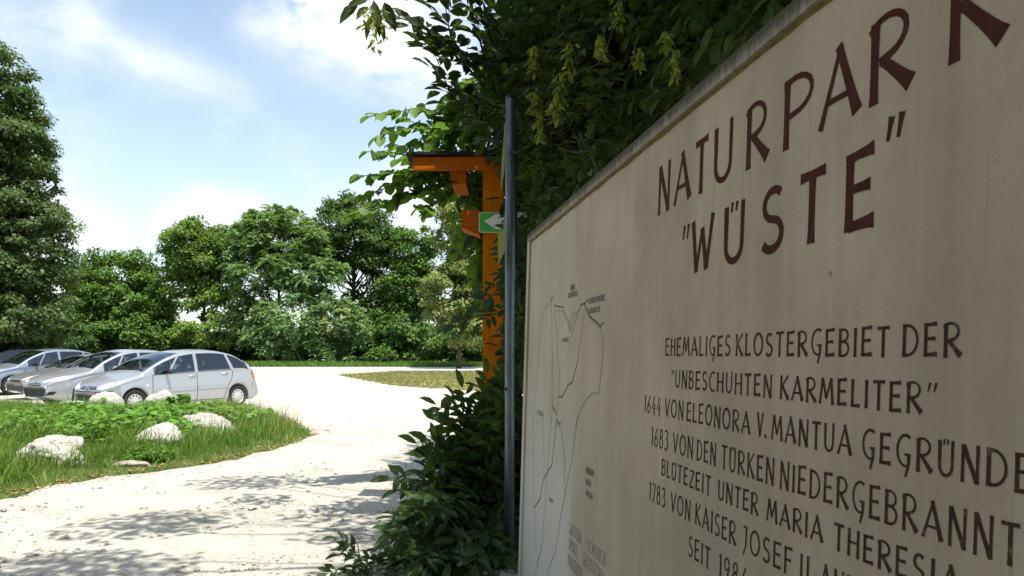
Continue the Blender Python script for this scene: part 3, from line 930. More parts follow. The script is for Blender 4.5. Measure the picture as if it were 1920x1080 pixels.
class Paint:
    """flat painted strokes laid on the wall face, each a hair above the last"""

    def __init__(self, lift=0.0011):
        self.mb = MB(); self.k = 0; self.lift = lift

    def stroke(self, pts, w0, w1, flare=0.22):
        P = np.array(pts, float)
        seg = np.r_[0, np.cumsum(np.linalg.norm(np.diff(P, axis=0), axis=1))]
        if seg[-1] < 1e-6:
            return
        t = seg / seg[-1]
        if len(P) == 2:
            t = np.linspace(0, 1, 9)
            P = P[0] + (P[1] - P[0]) * t[:, None]
        tg = np.gradient(P, axis=0)
        tg /= np.maximum(np.linalg.norm(tg, axis=1, keepdims=True), 1e-9)
        nn = np.c_[-tg[:, 1], tg[:, 0]]
        w = (w0 + (w1 - w0) * t) * (1 + flare * np.abs(2 * t - 1) ** 3) * 0.5
        y = -(self.lift + 0.00006 * (self.k % 9)); self.k += 1
        A = P + nn * w[:, None]; B = P - nn * w[:, None]
        n = len(P)
        self.mb.add([(a[0], y, a[1]) for a in A] + [(b_[0], y, b_[1]) for b_ in B], [(i, i + 1, n + i + 1, n + i) for i in range(n - 1)])

    def glyph(self, ch, u0, u1, v, cap, stem):
        """u decreases to the right, because x runs away from the viewer"""
        adv, strokes = GL[ch]
        s = (u0 - u1) / adv
        for pts, a, b in strokes:
            self.stroke([(u0 - x * s, v + y * cap) for x, y in pts], stem * a, stem * b)

    def word(self, txt, ul, ur, v, cap, stem, gap=.11):
        tot = sum(GL[c][0] for c in txt) + gap * (len(txt) - 1)
        k = (ul - ur) / tot
        x = 0.0
        for c in txt:
            w = GL[c][0]
            self.glyph(c, ul - x * k, ul - (x + w) * k, v + rng.normal(0, cap * .008), cap * rng.normal(1, .012), stem)
            x += w + gap

    def build(self, name, mat, parent):
        return self.mb.build(name, mat, parent)


def build_wall():
    root = bpy.data.objects.new('inscribed_wall', None)
    C.objects.link(root)
    root.matrix_world = WALL_M
    tag(root, 'weathered beige stone wall with dark red painted lettering and a map', 'wall')
    far = lambda v: 4.958 + (v - .80) * 0.0313      # the far end leans a little
    top = lambda u: 0.863 - 0.0107 * u
    x0, bot = -1.6, -1.56
    band, rim, th = 0.052, 0.075, 0.24
    # panel face, lying 12 mm back from the raised border
    def slab(name, pts, y0, y1, mat, bev=True):
        mb = MB()
        n = len(pts)
        v = [(p[0], y0, p[1]) for p in pts] + [(p[0], y1, p[1]) for p in pts]
        mb.add(v, [tuple(range(n)), tuple(reversed(range(n, 2 * n)))] + [(i, n + i, n + (i + 1) % n, (i + 1) % n) for i in range(n)])
        o = mb.build(name, mat, root)
        return o
    tb = lambda u: top(u) - band
    fl = lambda v: far(v) - rim
    slab('panel', [(x0, bot), (fl(bot), bot), (fl(tb(4.88)), tb(4.88)), (x0, tb(x0))], 0.0, th, M['wall'])
    slab('coping', [(x0, tb(x0) + .004), (far(.80), tb(4.95) + .004), (far(.81), top(4.958)), (x0, top(x0))], -0.016, th + .02, M['coping'])
    slab('border_strip', [(fl(bot) + .004, bot), (far(bot), bot), (far(tb(4.95)), tb(4.95) + .001), (fl(tb(4.88)) + .004, tb(4.88) + .001)], -0.014, th, M['wall'])
    # thin mossy line in the joint under the coping
    mb = MB(); us = np.linspace(x0 + .02, 4.87, 120)
    wv = 0.006 + 0.007 * np.abs(np.array([noise.noise(Vector((u * 5, 1, 2))) for u in us])) * 2
    n = len(us)
    mb.add([(u, -.0012, tb(u) + .0035) for u in us] + [(u, -.0012, tb(u) - w_) for u, w_ in zip(us, wv)], [(i, i + 1, n + i + 1, n + i) for i in range(n - 1)])
    mb.build('moss_line', M['moss'], root)
    slab('panel_joint', [(3.62, tb(3.6) - .002), (3.628, tb(3.6) - .002), (3.628, tb(3.6) + .004), (3.62, tb(3.6) + .004)], -0.0175, -.0165, M['moss'])
    # title
    p = Paint()
    v, cap = 0.502, 0.168
    for ch, a, b in [('N', 1234.5, 1257), ('A', 1265, 1295), ('T', 1303, 1328), ('U', 1338, 1376), ('R', 1399, 1441), ('P', 1467, 1526), ('A', 1538, 1612), ('R', 1630, 1712), ('K', 1778, 1888)]:
        p.glyph(ch, u_at(a, v + cap * .4), u_at(b, v + cap * .4), v, cap, .0225)
    o = p.build('title_line', M['letter_red'], root); o['label'] = 'large dark red words NATURPARK'
    p = Paint()
    v, cap = 0.257, 0.163
    for ch, a, b in [('"', 1279, 1292), ('W', 1297, 1338), ('Ü', 1357, 1398), ('S', 1426, 1472), ('T', 1498, 1549), ('E', 1586, 1643), ('"', 1659, 1693)]:
        vv = v + (.04 if a == 1659 else 0)
        p.glyph(ch, u_at(a, v + cap * .5), u_at(b, v + cap * .5), vv, cap, .0248)
    o = p.build('title_line', M['letter_red'], root); o['label'] = 'large dark red quoted word "WÜSTE"'
    rows = [
        (-.003, .060, [('EHEMALIGES', 1248, 1370), ('KLOSTERGEBIET', 1380, 1669), ('DER', 1693, 1803)]),
        (-.106, .057, [('"UNBESCHUHTEN', 1259, 1448), ('KARMELITER', 1463, 1729), ('"', 1738, 1758)]),
        (-.207, .061, [('1644', 1209, 1239), ('VON', 1247, 1282), ('ELEONORA', 1288, 1407), ('V.', 1420, 1438), ('MANTUA', 1447, 1597), ('GEGRÜNDET', 1617, 1995)]),
        (-.319, .066, [('1683', 1222, 1253), ('VON', 1262, 1300), ('DEN', 1307, 1343), ('TÜRKEN', 1353, 1452), ('NIEDERGEBRANNT', 1463, 1914)]),
        (-.408, .056, [('BLÜTEZEIT', 1241, 1333), ('UNTER', 1347, 1422), ('MARIA', 1438, 1543), ('THERESIA', 1564, 1802)]),
        (-.512, .064, [('1783', 1218, 1248), ('VON', 1258, 1295), ('KAISER', 1304, 1380), ('JOSEF', 1393, 1486), ('II', 1500, 1518), ('AUFGEHOBEN', 1538, 1830)]),
        (-.619, .063, [('SEIT', 1291, 1332), ('1984', 1349, 1402), ('NATURPARK', 1420, 1600)]),
    ]
    for v, cap, words in rows:
        p = Paint()
        for wtxt, a, b in words:
            vm = v + cap * .5
            ul, ur = u_at(a, vm), u_at(b, vm)
            p.word(wtxt, ul, ur, v, cap, .0073, .17)
        o = p.build('text_line', M['letter_small'], root)
        o['label'] = 'small dark brown line reading ' + ' '.join(w_[0] for w_ in words).replace('"', '')
    # faint map at the far end
    q1 = lambda L: [uv(960 + x / 3.6, 500 + y / 3.6) for x, y in L]
    q2 = lambda L: [uv(960 + x / 3.6, 780 + y / 3.6) for x, y in L]
    dark = [q1([(268, 235), (272, 600), (275, 940), (262, 1080)]), q1([(285, 290), (300, 400), (310, 600), (320, 720), (316, 880), (300, 1000), (300, 1080)]),
            q1([(390, 385), (390, 435), (412, 305), (435, 325), (468, 255)]), q1([(600, 405), (618, 500), (610, 650), (585, 860), (550, 845), (500, 900), (450, 990), (435, 1080)]),
            q1([(488, 275), (470, 450), (440, 660)]), q1([(345, 275), (390, 385)]),
            q2([(268, 0), (245, 280), (225, 600), (205, 860), (155, 1080)]), q2([(305, 20), (335, 110), (352, 250), (358, 530), (330, 680), (290, 940), (262, 980), (245, 1080)]),
            q2([(445, 0), (400, 320), (358, 530)])]
    red = [q1([(258, 200), (268, 235)]), q1([(282, 205), (270, 230)]), q1([(285, 262), (345, 275)]), q1([(465, 255), (488, 250), (515, 222)]), q1([(488, 250), (530, 340), (600, 400), (620, 375)]),
           q1([(440, 660), (408, 780), (380, 800), (340, 880), (316, 880)]), q1([(275, 940), (300, 990)]), q1([(305, 1040), (318, 1065), (332, 1048)]), q2([(300, 40), (270, 330), (215, 420), (190, 560), (150, 620)])]
    faint = [q1([(260, 255), (215, 285), (195, 420), (170, 700), (145, 1000), (140, 1080)]), q1([(400, 480), (460, 265)]), q1([(285, 300), (345, 297), (395, 440), (460, 275)]), q1([(500, 290), (540, 370), (600, 412)]),
             q2([(215, 0), (215, 380), (235, 460)]), q2([(140, 0), (150, 600), (165, 920)]), q2([(180, 930), (170, 1000)])]
    def lines(name, LL, mat, w, lift):
        p = Paint(lift)
        for L_ in LL:
            # resample and roughen, as if hand painted
            P = []
            for a, b in zip(L_[:-1], L_[1:]):
                for t in np.linspace(0, 1, 10)[:-1]:
                    P.append((a[0] + (b[0] - a[0]) * t + rng.normal(0, .003), a[1] + (b[1] - a[1]) * t + rng.normal(0, .002)))
            P.append(L_[-1])
            p.stroke(P, w, w, 0)
        return p.build(name, mat, root)
    lines('map_outline', dark, M['map_line'], .0042, .0011)
    lines('map_path', red, M['map_red'], .0065, .0018)
    lines('map_stream', faint, M['map_blue'], .005, .0007)
    p = Paint()
    def lab(txt, cxp, cyp, wpx, hpx, stem=.0065):
        ul, v0 = uv(cxp - wpx / 2, cyp + hpx / 2)
        ur, _ = uv(cxp + wpx / 2, cyp + hpx / 2)
        v1 = uv(cxp, cyp - hpx / 2)[1]
        v0 = uv(cxp, cyp + hpx / 2)[1]
        p.word(txt, ul, ur, v0, v1 - v0, stem, .14)
    def l1(txt, x, y, w_, h): lab(txt, 960 + x / 3.6, 500 + y / 3.6, w_ / 3.6, h / 3.6)
    def l2(txt, x, y, w_, h): lab(txt, 960 + x / 3.6, 780 + y / 3.6, w_ / 3.6, h / 3.6)
    l1('RUINE', 410, 140, 30, 38); l1('SCHARFENECK', 410, 188, 64, 34)
    l1('DONNERSKIRCHEN', 572, 220, 102, 38); l1('KAISEREICHE', 560, 292, 72, 36); l1('KAPELLE', 360, 494, 44, 26)
    l1('ETTERS', 192, 990, 42, 28)
    l2('GRENZEN', 525, 375, 56, 40); l2('WEGE', 515, 448, 36, 38); l2('WASSER', 522, 532, 46, 38); l2('HOF', 265, 570, 24, 26)
    p.build('map_lettering', M['map_line'], root)
    p = Paint()
    for (x, y, cap, ws) in [(385, 790, .058, [('GROSSER', 385, 468), ('SCHTEICH', 510, 630)]), (382, 895, .056, [('SPORT', 382, 440), ('GELEGENH', 478, 615)]), (378, 1003, .056, [('PARZELLEN', 378, 470)])]:
        v = uv(960 + x / 3.6, 780 + y / 3.6)[1]
        for txt, xa, xb in ws:
            p.word(txt, u_at(960 + xa / 3.6, v), u_at(960 + xb / 3.6, v), v, cap, .0045, .16)
    p.build('map_caption', M['map_line'], root)
    return root


build_wall()

# ------------------------------------------------------------------ sign post, pole and signs


def rot_box(mb, c, s, rz=0.0, rx=0.0, ry=0.0, bev=0.0, mi=0):
    mb.box(Vector(c), s, Matrix.Rotation(rz, 3, 'Z') @ Matrix.Rotation(rx, 3, 'X') @ Matrix.Rotation(ry, 3, 'Y'), bev, mi)


def build_signs():
    D = 7.0
    k = D / F
    # timber information stand with a little roof
    rt = thing('timber_signboard_stand', 'orange stained timber stand with a small dark roof, behind the steel pole', 'sign stand', (-0.19, D, 0))
    def L(px, py, d=D):
        q = at(px, py, d)
        return (q[0] + .19, q[1] - D, q[2])
    mb = MB()
    w = 40 * k
    zt = L(925, 318)[2]
    rot_box(mb, (L(925, 0)[0], .1, (zt - .1) / 2), (w, .2, zt + .1), bev=.008)
    mb.build('post', M['timber'], rt)
    sl_ = R(1.6)
    x0 = L(778, 0)[0]; zc = L(860, 311, 6.86)[2]
    mb = MB()
    rot_box(mb, (x0 + .46, -.14, zc + .02), (.92, .05, .118), ry=-sl_ * .35, bev=.004)
    mb.build('fascia_board', M['board'], rt)
    mb = MB()
    rot_box(mb, (x0 + .43, .0, zc + .105), (.98, .40, .028), ry=-sl_ * .35, bev=.004)
    mb.build('roof_board', M['roofing'], rt)
    mb = MB()
    rot_box(mb, (x0 + .45, .03, zc + .079), (.90, .28, .02), ry=-sl_ * .35, bev=.002)
    mb.build('roof_lining', M['board'], rt)
    mb = MB()                                          # short rafter tail under the fascia, set back
    c = L(872, 336, 7.1)
    mb.add([(c[0] - .14, -.06, c[2] + .08), (c[0] + .02, -.06, c[2] + .08), (c[0] + .02, -.06, c[2] - .08), (c[0] - .115, -.06, c[2] - .08),
            (c[0] - .14, .45, c[2] + .08), (c[0] + .02, .45, c[2] + .08), (c[0] + .02, .45, c[2] - .08), (c[0] - .115, .45, c[2] - .08)],
           [(0, 3, 2, 1), (4, 5, 6, 7), (0, 1, 5, 4), (3, 7, 6, 2), (0, 4, 7, 3), (1, 2, 6, 5)])
    mb.build('rafter_end', M['board'], rt)
    mb = MB()                                          # block that carries the arrow sign, with a chamfered foot
    c = L(884, 416, 7.12)
    hw, hh = .085, .08
    mb.add([(c[0] - hw, -.05, c[2] + hh), (c[0] + hw, -.05, c[2] + hh), (c[0] + hw, -.05, c[2] - hh), (c[0] - hw, -.05, c[2] - hh),
            (c[0] - hw, .25, c[2] + hh), (c[0] + hw, .25, c[2] + hh), (c[0] + hw, .25, c[2] - hh - .06), (c[0] - hw, .25, c[2] - hh)],
           [(0, 3, 2, 1), (4, 5, 6, 7), (0, 1, 5, 4), (3, 7, 6, 2), (0, 4, 7, 3), (1, 2, 6, 5)])
    mb.add([(c[0] - hw, -.05, c[2] - hh - .002), (c[0] + hw, -.05, c[2] - hh - .002), (c[0] + hw, -.05, c[2] - hh - .075), (c[0] - hw, .12, c[2] - hh - .002), (c[0] + hw, .12, c[2] - hh - .002), (c[0] + hw, .12, c[2] - hh - .075)],
           [(0, 2, 1), (3, 4, 5), (0, 1, 4, 3), (0, 3, 5, 2), (1, 2, 5, 4)])
    mb.build('bracket', M['board'], rt)
    # green arrow sign fixed to the post
    c = at(957, 417, 6.86)
    st = thing('arrow_sign', 'green trail sign with a white arrow pointing left, on the orange post', 'sign', (c[0], c[1], c[2]))
    s = 6.86 / F
    hw, hh, r = 59 * s, 19 * s, .022
    def rr(hw, hh, r):
        o = []
        for cx, cy, a in ((hw - r, hh - r, 0), (-hw + r, hh - r, 90), (-hw + r, -hh + r, 180), (hw - r, -hh + r, 270)):
            o += [(cx + r * math.cos(R(a + i * 22.5)), cy + r * math.sin(R(a + i * 22.5))) for i in range(5)]
        return o
    def plate(name, pts, y, th, mat):
        mb = MB(); n = len(pts)
        mb.add([(p[0], y, p[1]) for p in pts] + [(p[0], y + th, p[1]) for p in pts],
               [tuple(range(n)), tuple(reversed(range(n, 2 * n)))] + [(i, n + i, n + (i + 1) % n, (i + 1) % n) for i in range(n)])
        return mb.build(name, mat, st)
    plate('rim', rr(hw, hh, r), 0, .006, M['sign_white'])
    plate('panel', rr(hw - .006, hh - .006, r - .005), -.0025, .002, M['sign_green'])
    ah = hh * .80
    plate('arrow', [(-hw + .048, .012), (-hw + .155, ah), (hw * .55, ah), (hw * .55, -ah + .012), (-hw + .155, -ah + .012)], -.0042, .0012, M['sign_white'])
    pn = Paint(.0052)
    xs = -hw + .205
    pn.stroke([(xs - .035, .036), (xs - .005, .052), (xs + .03, .054), (xs + .06, .048)], .006, .008, 0)
    pn.stroke([(xs + .03, .045), (xs + .045, .04)], .006, .008, 0)
    def put(ch, x, v, cap, w_):
        adv, ss = GL[ch]
        for pts, a, b in ss:
            pn.stroke([(x + px_ / adv * w_, v + py_ * cap) for px_, py_ in pts], .008 * a, .008 * b, .1)
    put('A', xs - .01, -.036, .05, .034); put('B', xs + .06, -.036, .05, .03)
    put('R', hw - .17 + .03, -.02, .05, .03)
    pn.build('lettering', M['sign_black'], st)
    # steel pole in front
    D2 = 5.5
    zt = at(958, 184, D2)[2]
    pr = thing('steel_pole', 'tall galvanised steel pole between the wall end and the orange post', 'pole', (-.022, D2, 0))
    mb = MB()
    r = 9.3 * D2 / F
    mb.tube([(0.0, 0, -.2), (.004, 0, 1.0), (.010, 0, zt - .004), (.010, 0, zt)], [r, r, r, r * .9], 24)
    mb.build('tube', M['steel'], pr, True)
    mb = MB(); mb.tube([(.010, 0, zt + .0005), (.010, 0, zt + .012)], [r * 1.08, r * 1.04], 24)
    mb.build('cap', M['black_plastic'], pr, True)
    mb = MB()                                          # black strip beside the tube, standing in for the deep shade there
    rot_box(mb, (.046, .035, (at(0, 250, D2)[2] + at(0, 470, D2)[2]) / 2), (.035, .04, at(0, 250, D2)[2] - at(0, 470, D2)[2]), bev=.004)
    mb.build('shade_strip', M['black_plastic'], pr)
    for py in (288, 437):
        z = at(0, py, D2)[2]
        mb = MB()
        mb.lathe([(r * 1.01, -.011), (r * 1.07, -.011), (r * 1.07, .011), (r * 1.01, .011)], Matrix.Translation((.008, 0, z)), 24)
        rot_box(mb, (.008 + r * .55, -r * 1.0, z), (.022, .016, .014), bev=.003)
        rot_box(mb, (.008 + r * 1.15, -r * .6, z), (.022, .016, .014), bev=.003)
        mb.build('clamp', M['steel'], pr)
    # yellow plastic pennants hanging on the pole, almost edge-on
    for i, (pts, lab) in enumerate([
            ([(946, 228), (948, 250), (945.5, 320), (938.5, 357), (940.5, 300), (944.5, 258)], 'narrow yellow plastic pennant hanging high beside the pole, under the roof edge'),
            ([(945.5, 394), (947, 440), (946.5, 470), (934, 494), (933, 432), (944, 430)], 'yellow plastic pennant hanging lower, in front of the green arrow sign')]):
        P = [at(a, b_, 5.38) for a, b_ in pts]
        c = P[0]
        mb = MB(); n = len(P)
        # the sheet is turned away, so each edge lies at its own depth
        V = [(p[0] - c[0], (p[0] - c[0]) * -1.6, p[2] - c[2]) for p in P]
        mb.add(V + [(x + .003, y + .003, z) for x, y, z in V], [tuple(range(n)), tuple(reversed(range(n, 2 * n)))] + [(j, n + j, n + (j + 1) % n, (j + 1) % n) for j in range(n)])
        o = mb.build('yellow_pennant', M['yellow'])
        o.location = c
        tag(o, lab, 'pennant', 'yellow pennants on the pole')


build_signs()

# ------------------------------------------------------------------ near foliage


def in_poly(n, poly):
    V = np.array(poly, float)
    lo, hi = V.min(0), V.max(0)
    out = np.zeros((0, 2))
    while len(out) < n:
        P = lo + rng.random((n * 2, 2)) * (hi - lo)
        out = np.concatenate([out, P[poly_sdf(P, V) > 0]])
    return out[:n]


def wall_depth(px, py):
    r = px_dir(px, py)
    den = r.dot(wn)
    if den < 1e-3:
        return 5.0
    t = (wn.dot(wo - Vector((0, 0, H)))) / den
    return min(t, 5.0) if t > 0 else 5.0


class Foliage:
    def __init__(self):
        self.P, self.D, self.N, self.L, self.W, self.T = [], [], [], [], [], []

    def add(self, p, d, n, l, w, t):
        self.P.append(p); self.D.append(d); self.N.append(n); self.L.append(l); self.W.append(w); self.T.append(t)

    def spray(self, pts, r0, leaf, width, step, t0=.35, tint=.5, droop=.35, up=(0, 0, 1), spread=.9):
        """alternate single leaves along the outer part of a twig"""
        pts = np.asarray(pts)
        seg = np.r_[0, np.cumsum(np.linalg.norm(np.diff(pts, axis=0), axis=1))]
        s = seg[-1] * t0; sgn = 1
        while s <= seg[-1]:
            p = np.array([np.interp(s, seg, pts[:, i]) for i in range(3)])
            q = np.array([np.interp(min(s + .02, seg[-1]), seg, pts[:, i]) for i in range(3)])
            t = q - p
            t = t / max(np.linalg.norm(t), 1e-6) if np.linalg.norm(t) > 1e-6 else unit(pts[-1] - pts[-2])
            side = unit(np.cross(t, np.array(up) + rng.normal(0, .35, 3)))
            d = unit(t * .55 + side * sgn * spread + np.array([0, 0, -droop]) + rng.normal(0, .25, 3))
            self.add(p, d, np.array(up) + rng.normal(0, .35, 3), leaf * rng.uniform(.65, 1.2), width * rng.uniform(.8, 1.15), tint + rng.normal(0, .18))
            sgn = -sgn
            s += step * rng.uniform(.7, 1.3)
        self.add(pts[-1], unit(pts[-1] - pts[-2] + np.array([0, 0, -.1])), np.array(up) + rng.normal(0, .3, 3), leaf, width, tint)

    def pinnate(self, p, d, n, size, leaf, width, tint, pairs=2, mb=None):
        """one compound leaf"""
        d = unit(np.asarray(d, float)); n = np.asarray(n, float)
        s = unit(np.cross(n, d)); n = np.cross(d, s)
        pts = [p + d * size * t + n * (-.18 * size * t * t) for t in np.linspace(0, 1, 5)]
        if mb is not None:
            mb.tube(pts, [.0028, .0026, .0024, .002, .0015], 4, False)
        for i in range(pairs):
            t = .38 + .62 * i / pairs
            q = p + d * size * t + n * (-.18 * size * t * t)
            for sg in (1, -1):
                self.add(q, unit(d * .55 + s * sg * .9 + rng.normal(0, .14, 3) + [0, 0, -.12]), n + rng.normal(0, .22, 3), leaf * rng.uniform(.8, 1.1), width * rng.uniform(.85, 1.1), tint + rng.normal(0, .1))
        self.add(pts[-1], unit(d + n * -.25 + rng.normal(0, .1, 3)), n + rng.normal(0, .2, 3), leaf * 1.12, width * 1.1, tint + rng.normal(0, .1))

    def build(self, name, tmpl, mat, parent):
        return leaves_obj(name, np.array(self.P), np.array(self.D), np.array(self.N), np.array(self.L), np.array(self.W), np.array(self.T), tmpl, mat, parent)


def rel(p, b):
    return np.asarray(p, float) - np.asarray(b, float)


def near_plants():
    # ---------------- hazel behind the timber post
    b = (0.15, 8.3, 0)
    rt = thing('hazel_bush', 'hazel bush with round bright leaves spreading out past the timber roof', 'bush', b)
    f = Foliage(); mb = MB()
    hub = rel(at(905, 330, 8.2), b); hub2 = rel(at(930, 190, 8.3), b)
    mb.tube([(0, 0, -.1), (0, .02, 1.2), hub * .75, hub, hub2], [.035, .03, .026, .02, .012], 6)
    mb.tube([(0.05, 0, -.1), (.2, .1, 1.6), hub2 * .7 + [.1, .1, 0], hub2, rel(at(1000, 30, 8.4), b)], [.03, .026, .02, .015, .008], 6)
    tips = [(642, 372, 7.7), (655, 405, 7.6), (690, 398, 7.7), (735, 378, 7.8), (692, 218, 7.7), (705, 258, 7.6), (690, 285, 7.7), (725, 240, 7.9), (748, 300, 7.6), (672, 330, 7.7), (702, 330, 7.7), (760, 345, 7.8),
            (760, 222, 7.9), (790, 205, 8.0), (835, 195, 8.0), (785, 390, 7.9), (800, 398, 7.9), (835, 372, 8.0), (860, 355, 8.0), (820, 250, 7.7), (840, 290, 7.8), (790, 285, 7.8), (770, 265, 7.9), (870, 230, 7.8), (880, 280, 8.0),
            (880, 400, 7.9), (870, 460, 8.0), (885, 500, 8.0), (850, 470, 8.2), (895, 540, 8.1), (850, 410, 8.0), (780, 310, 8.1), (740, 270, 8.0), (725, 345, 7.9)]
    for px, py, d in tips:
        e = rel(at(px, py, d), b)
        s = hub if py > 300 else hub + (hub2 - hub) * rng.uniform(.1, .8)
        pts = curve(s, e, 9, .07, .03)
        mb.tube(pts, list(np.linspace(.009, .0025, 9)), 5, False)
        f.spray(pts, 0, .13, .118, .05, .33, .5, .45)
    for px, py in in_poly(150, [(940, 30), (1010, 5), (1050, -60), (1050, 120), (985, 210), (930, 270), (860, 300), (800, 285), (815, 235), (850, 180), (900, 120)]):
        e = rel(at(px, py, rng.uniform(7.6, 9.2)), b)
        s = hub2 + rng.normal(0, .12, 3) + (e - hub2) * .35
        pts = curve(s, e, 6, .05, .03)
        mb.tube(pts, list(np.linspace(.006, .002, 6)), 4, False)
        f.spray(pts, 0, .115, .10, .052, .25, .5, .4)
    for px, py in in_poly(60, [(870, 320), (945, 330), (945, 600), (900, 600), (880, 480)]):
        e = rel(at(px, py, rng.uniform(8.0, 9.0)), b)
        pts = curve(hub * [1, 1, .8], e, 6, .05, .03)
        mb.tube(pts, list(np.linspace(.006, .002, 6)), 4, False)
        f.spray(pts, 0, .11, .10, .055, .4, .4, .5)
    mb.build('stem', M['twig'], rt, True)
    f.build('foliage', T_ROUND, M['hazel'], rt)

    # ---------------- tall elder behind the wall end
    b = (0.55, 6.6, 0)
    rt = thing('elder_tree', 'dark leaved elder rising behind the wall and the pole, with hanging green berries', 'tree', b)
    f = Foliage(); mb = MB()
    hub = rel(at(1000, 300, 6.6), b); hub2 = rel(at(965, 205, 6.3), b)
    mb.tube([(0, 0, -.1), (-.05, 0, 1.5), hub * .8, hub, hub2], [.06, .05, .04, .03, .012], 7)
    tw = [[(965, 215, 6.3), (900, 140, 6.1), (850, 95, 6.0), (800, 55, 5.9), (775, 42, 5.9)],
          [(890, 130, 6.1), (845, 70, 5.95), (838, 30, 5.9), (832, -8, 5.85)],
          [(900, 140, 6.1), (870, 105, 6.0), (838, 92, 5.9)],
          [(930, 175, 6.2), (900, 80, 6.0), (893, 22, 5.9)],
          [(940, 180, 6.2), (925, 90, 6.0), (912, 40, 5.9)],
          [(965, 215, 6.3), (900, 190, 6.1), (840, 165, 6.0), (815, 100, 5.9)],
          [(965, 215, 6.3), (950, 120, 6.1), (955, 50, 6.0)],
          [(965, 215, 6.3), (920, 215, 6.2), (875, 200, 6.1)],
          [(985, 505, 6.2), (960, 520, 6.1), (945, 535, 6.05), (930, 545, 6.0)],
          [(975, 560, 6.2), (955, 585, 6.05), (905, 590, 6.1), (870, 598, 6.2)]]
    for ti, t in enumerate(tw):
        k_ = .72 if ti >= 8 else 1.0
        pts = np.array([rel(at(*q), b) for q in t])
        # resample
        seg = np.r_[0, np.cumsum(np.linalg.norm(np.diff(pts, axis=0), axis=1))]
        ss = np.linspace(0, seg[-1], 14)
        pts = np.stack([np.interp(ss, seg, pts[:, i]) for i in range(3)], 1)
        mb.tube(pts, list(np.linspace(.011, .003, 14)), 5, False)
        s = seg[-1] * .28; sg = 1
        while s < seg[-1]:
            p = np.array([np.interp(s, seg, [q for q in np.array([rel(at(*q_), b) for q_ in t])[:, i]]) for i in range(3)])
            j = min(int(s / seg[-1] * 13), 12)
            tg = unit(pts[j + 1] - pts[j])
            up = np.array([.25, -.6, .8])
            sd = unit(np.cross(tg, up)) * sg
            f.pinnate(p, tg * .7 + sd * .8 + [0, 0, .1], up + rng.normal(0, .3, 3), rng.uniform(.13, .19) * k_, .165 * k_, .066 * k_, .45, 2, mb)
            sg = -sg; s += rng.uniform(.05, .10) * (1.5 if ti >= 8 else 1)
        f.pinnate(pts[-1], unit(pts[-1] - pts[-2]), [.2, -.6, .8], .17, .165, .064, .5, 2, mb)
    # the dense dark body of the elder
    poly = [(1010, -40), (960, 60), (905, 150), (890, 235), (930, 295), (985, 300), (985, 640), (1000, 440), (1120, 330), (1160, 280), (1160, -40)]
    for px, py in in_poly(620, poly):
        d = wall_depth(px, py) + rng.uniform(.55, 2.2)
        e = rel(at(px, py, d), b)
        dr = unit(e - hub + rng.normal(0, .5, 3)) + [-.1, -.4, -.2]
        f.pinnate(e, dr, np.array([0, -.45, .9]) + rng.normal(0, .35, 3), rng.uniform(.09, .14), rng.uniform(.08, .12), .044, .4 + rng.normal(0, .1), 2, None)
        if rng.random() < .3:
            mb.tube(curve(hub + (e - hub) * .3, e, 5, .06, .03), [.007, .006, .005, .004, .003], 4, False)
    # the gap between the pole and the wall end, thick with leaves
    for px, py in in_poly(420, [(962, 420), (1000, 430), (1000, 1050), (950, 1060)]):
        d = rng.uniform(5.75, 7.0)
        e = rel(at(px, py, d), b)
        f.pinnate(e, rng.normal(0, .6, 3) + [-.2, -.5, -.2], np.array([0, -.5, .85]) + rng.normal(0, .35, 3), rng.uniform(.08, .14), rng.uniform(.09, .13), .048, .35, 2, None)
    mb.build('stem', M['twig'], rt, True)
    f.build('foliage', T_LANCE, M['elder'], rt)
    for (px, py, hpx, wpx) in [(998, 330, 75, 30), (1000, 415, 70, 32)]:
        n = 260
        q = np.c_[px + rng.normal(0, wpx * .33, n), py + rng.uniform(-.5, .5, n) * hpx, 6.2 + rng.normal(0, .05, n)]
        q[:, 0] += 6 * np.sin(q[:, 1] * .11)
        P = np.array([rel(at(*r_), b) for r_ in q])
        leaves_obj('berry_cluster', P, rvec(n), rvec(n), .013, .013, rng.random(n), T_TRI, M['berry'], rt)['kind'] = 'stuff'

    # ---------------- lower elder bush in front of the post
    b = (-0.25, 6.25, 0)
    rt = thing('elder_bush', 'low dark green elder bush growing at the foot of the pole and the orange post', 'bush', b)
    f = Foliage(); mb = MB()
    root = np.array([0, 0, -.05])
    tips = [(775, 890, 6.0), (790, 905, 6.0), (815, 850, 6.0), (825, 872, 6.0), (845, 785, 6.2), (870, 788, 6.2), (855, 810, 6.2), (880, 815, 6.2), (835, 840, 6.0), (825, 905, 5.9), (880, 765, 6.2), (910, 740, 6.2),
            (935, 722, 6.1), (820, 870, 5.9), (850, 850, 6.0), (880, 800, 6.1), (920, 770, 6.1), (810, 920, 5.95), (830, 945, 5.8)]
    tips += [(p[0], p[1], rng.uniform(5.75, 6.6)) for p in in_poly(120, [(945, 745), (905, 800), (880, 840), (855, 885), (845, 930), (850, 990), (840, 1060), (960, 1060), (960, 745)])]
    tips += [(p[0], p[1], rng.uniform(5.25, 5.7)) for p in in_poly(30, [(765, 960), (850, 900), (870, 1075), (720, 1075)])]
    tips += [(p[0], p[1], rng.uniform(5.1, 5.4)) for p in in_poly(34, [(800, 1020), (905, 1020), (915, 1095), (780, 1095)])]
    tips += [(p[0], p[1], rng.uniform(5.55, 5.95)) for p in in_poly(26, [(850, 985), (975, 985), (975, 1075), (850, 1075)])]
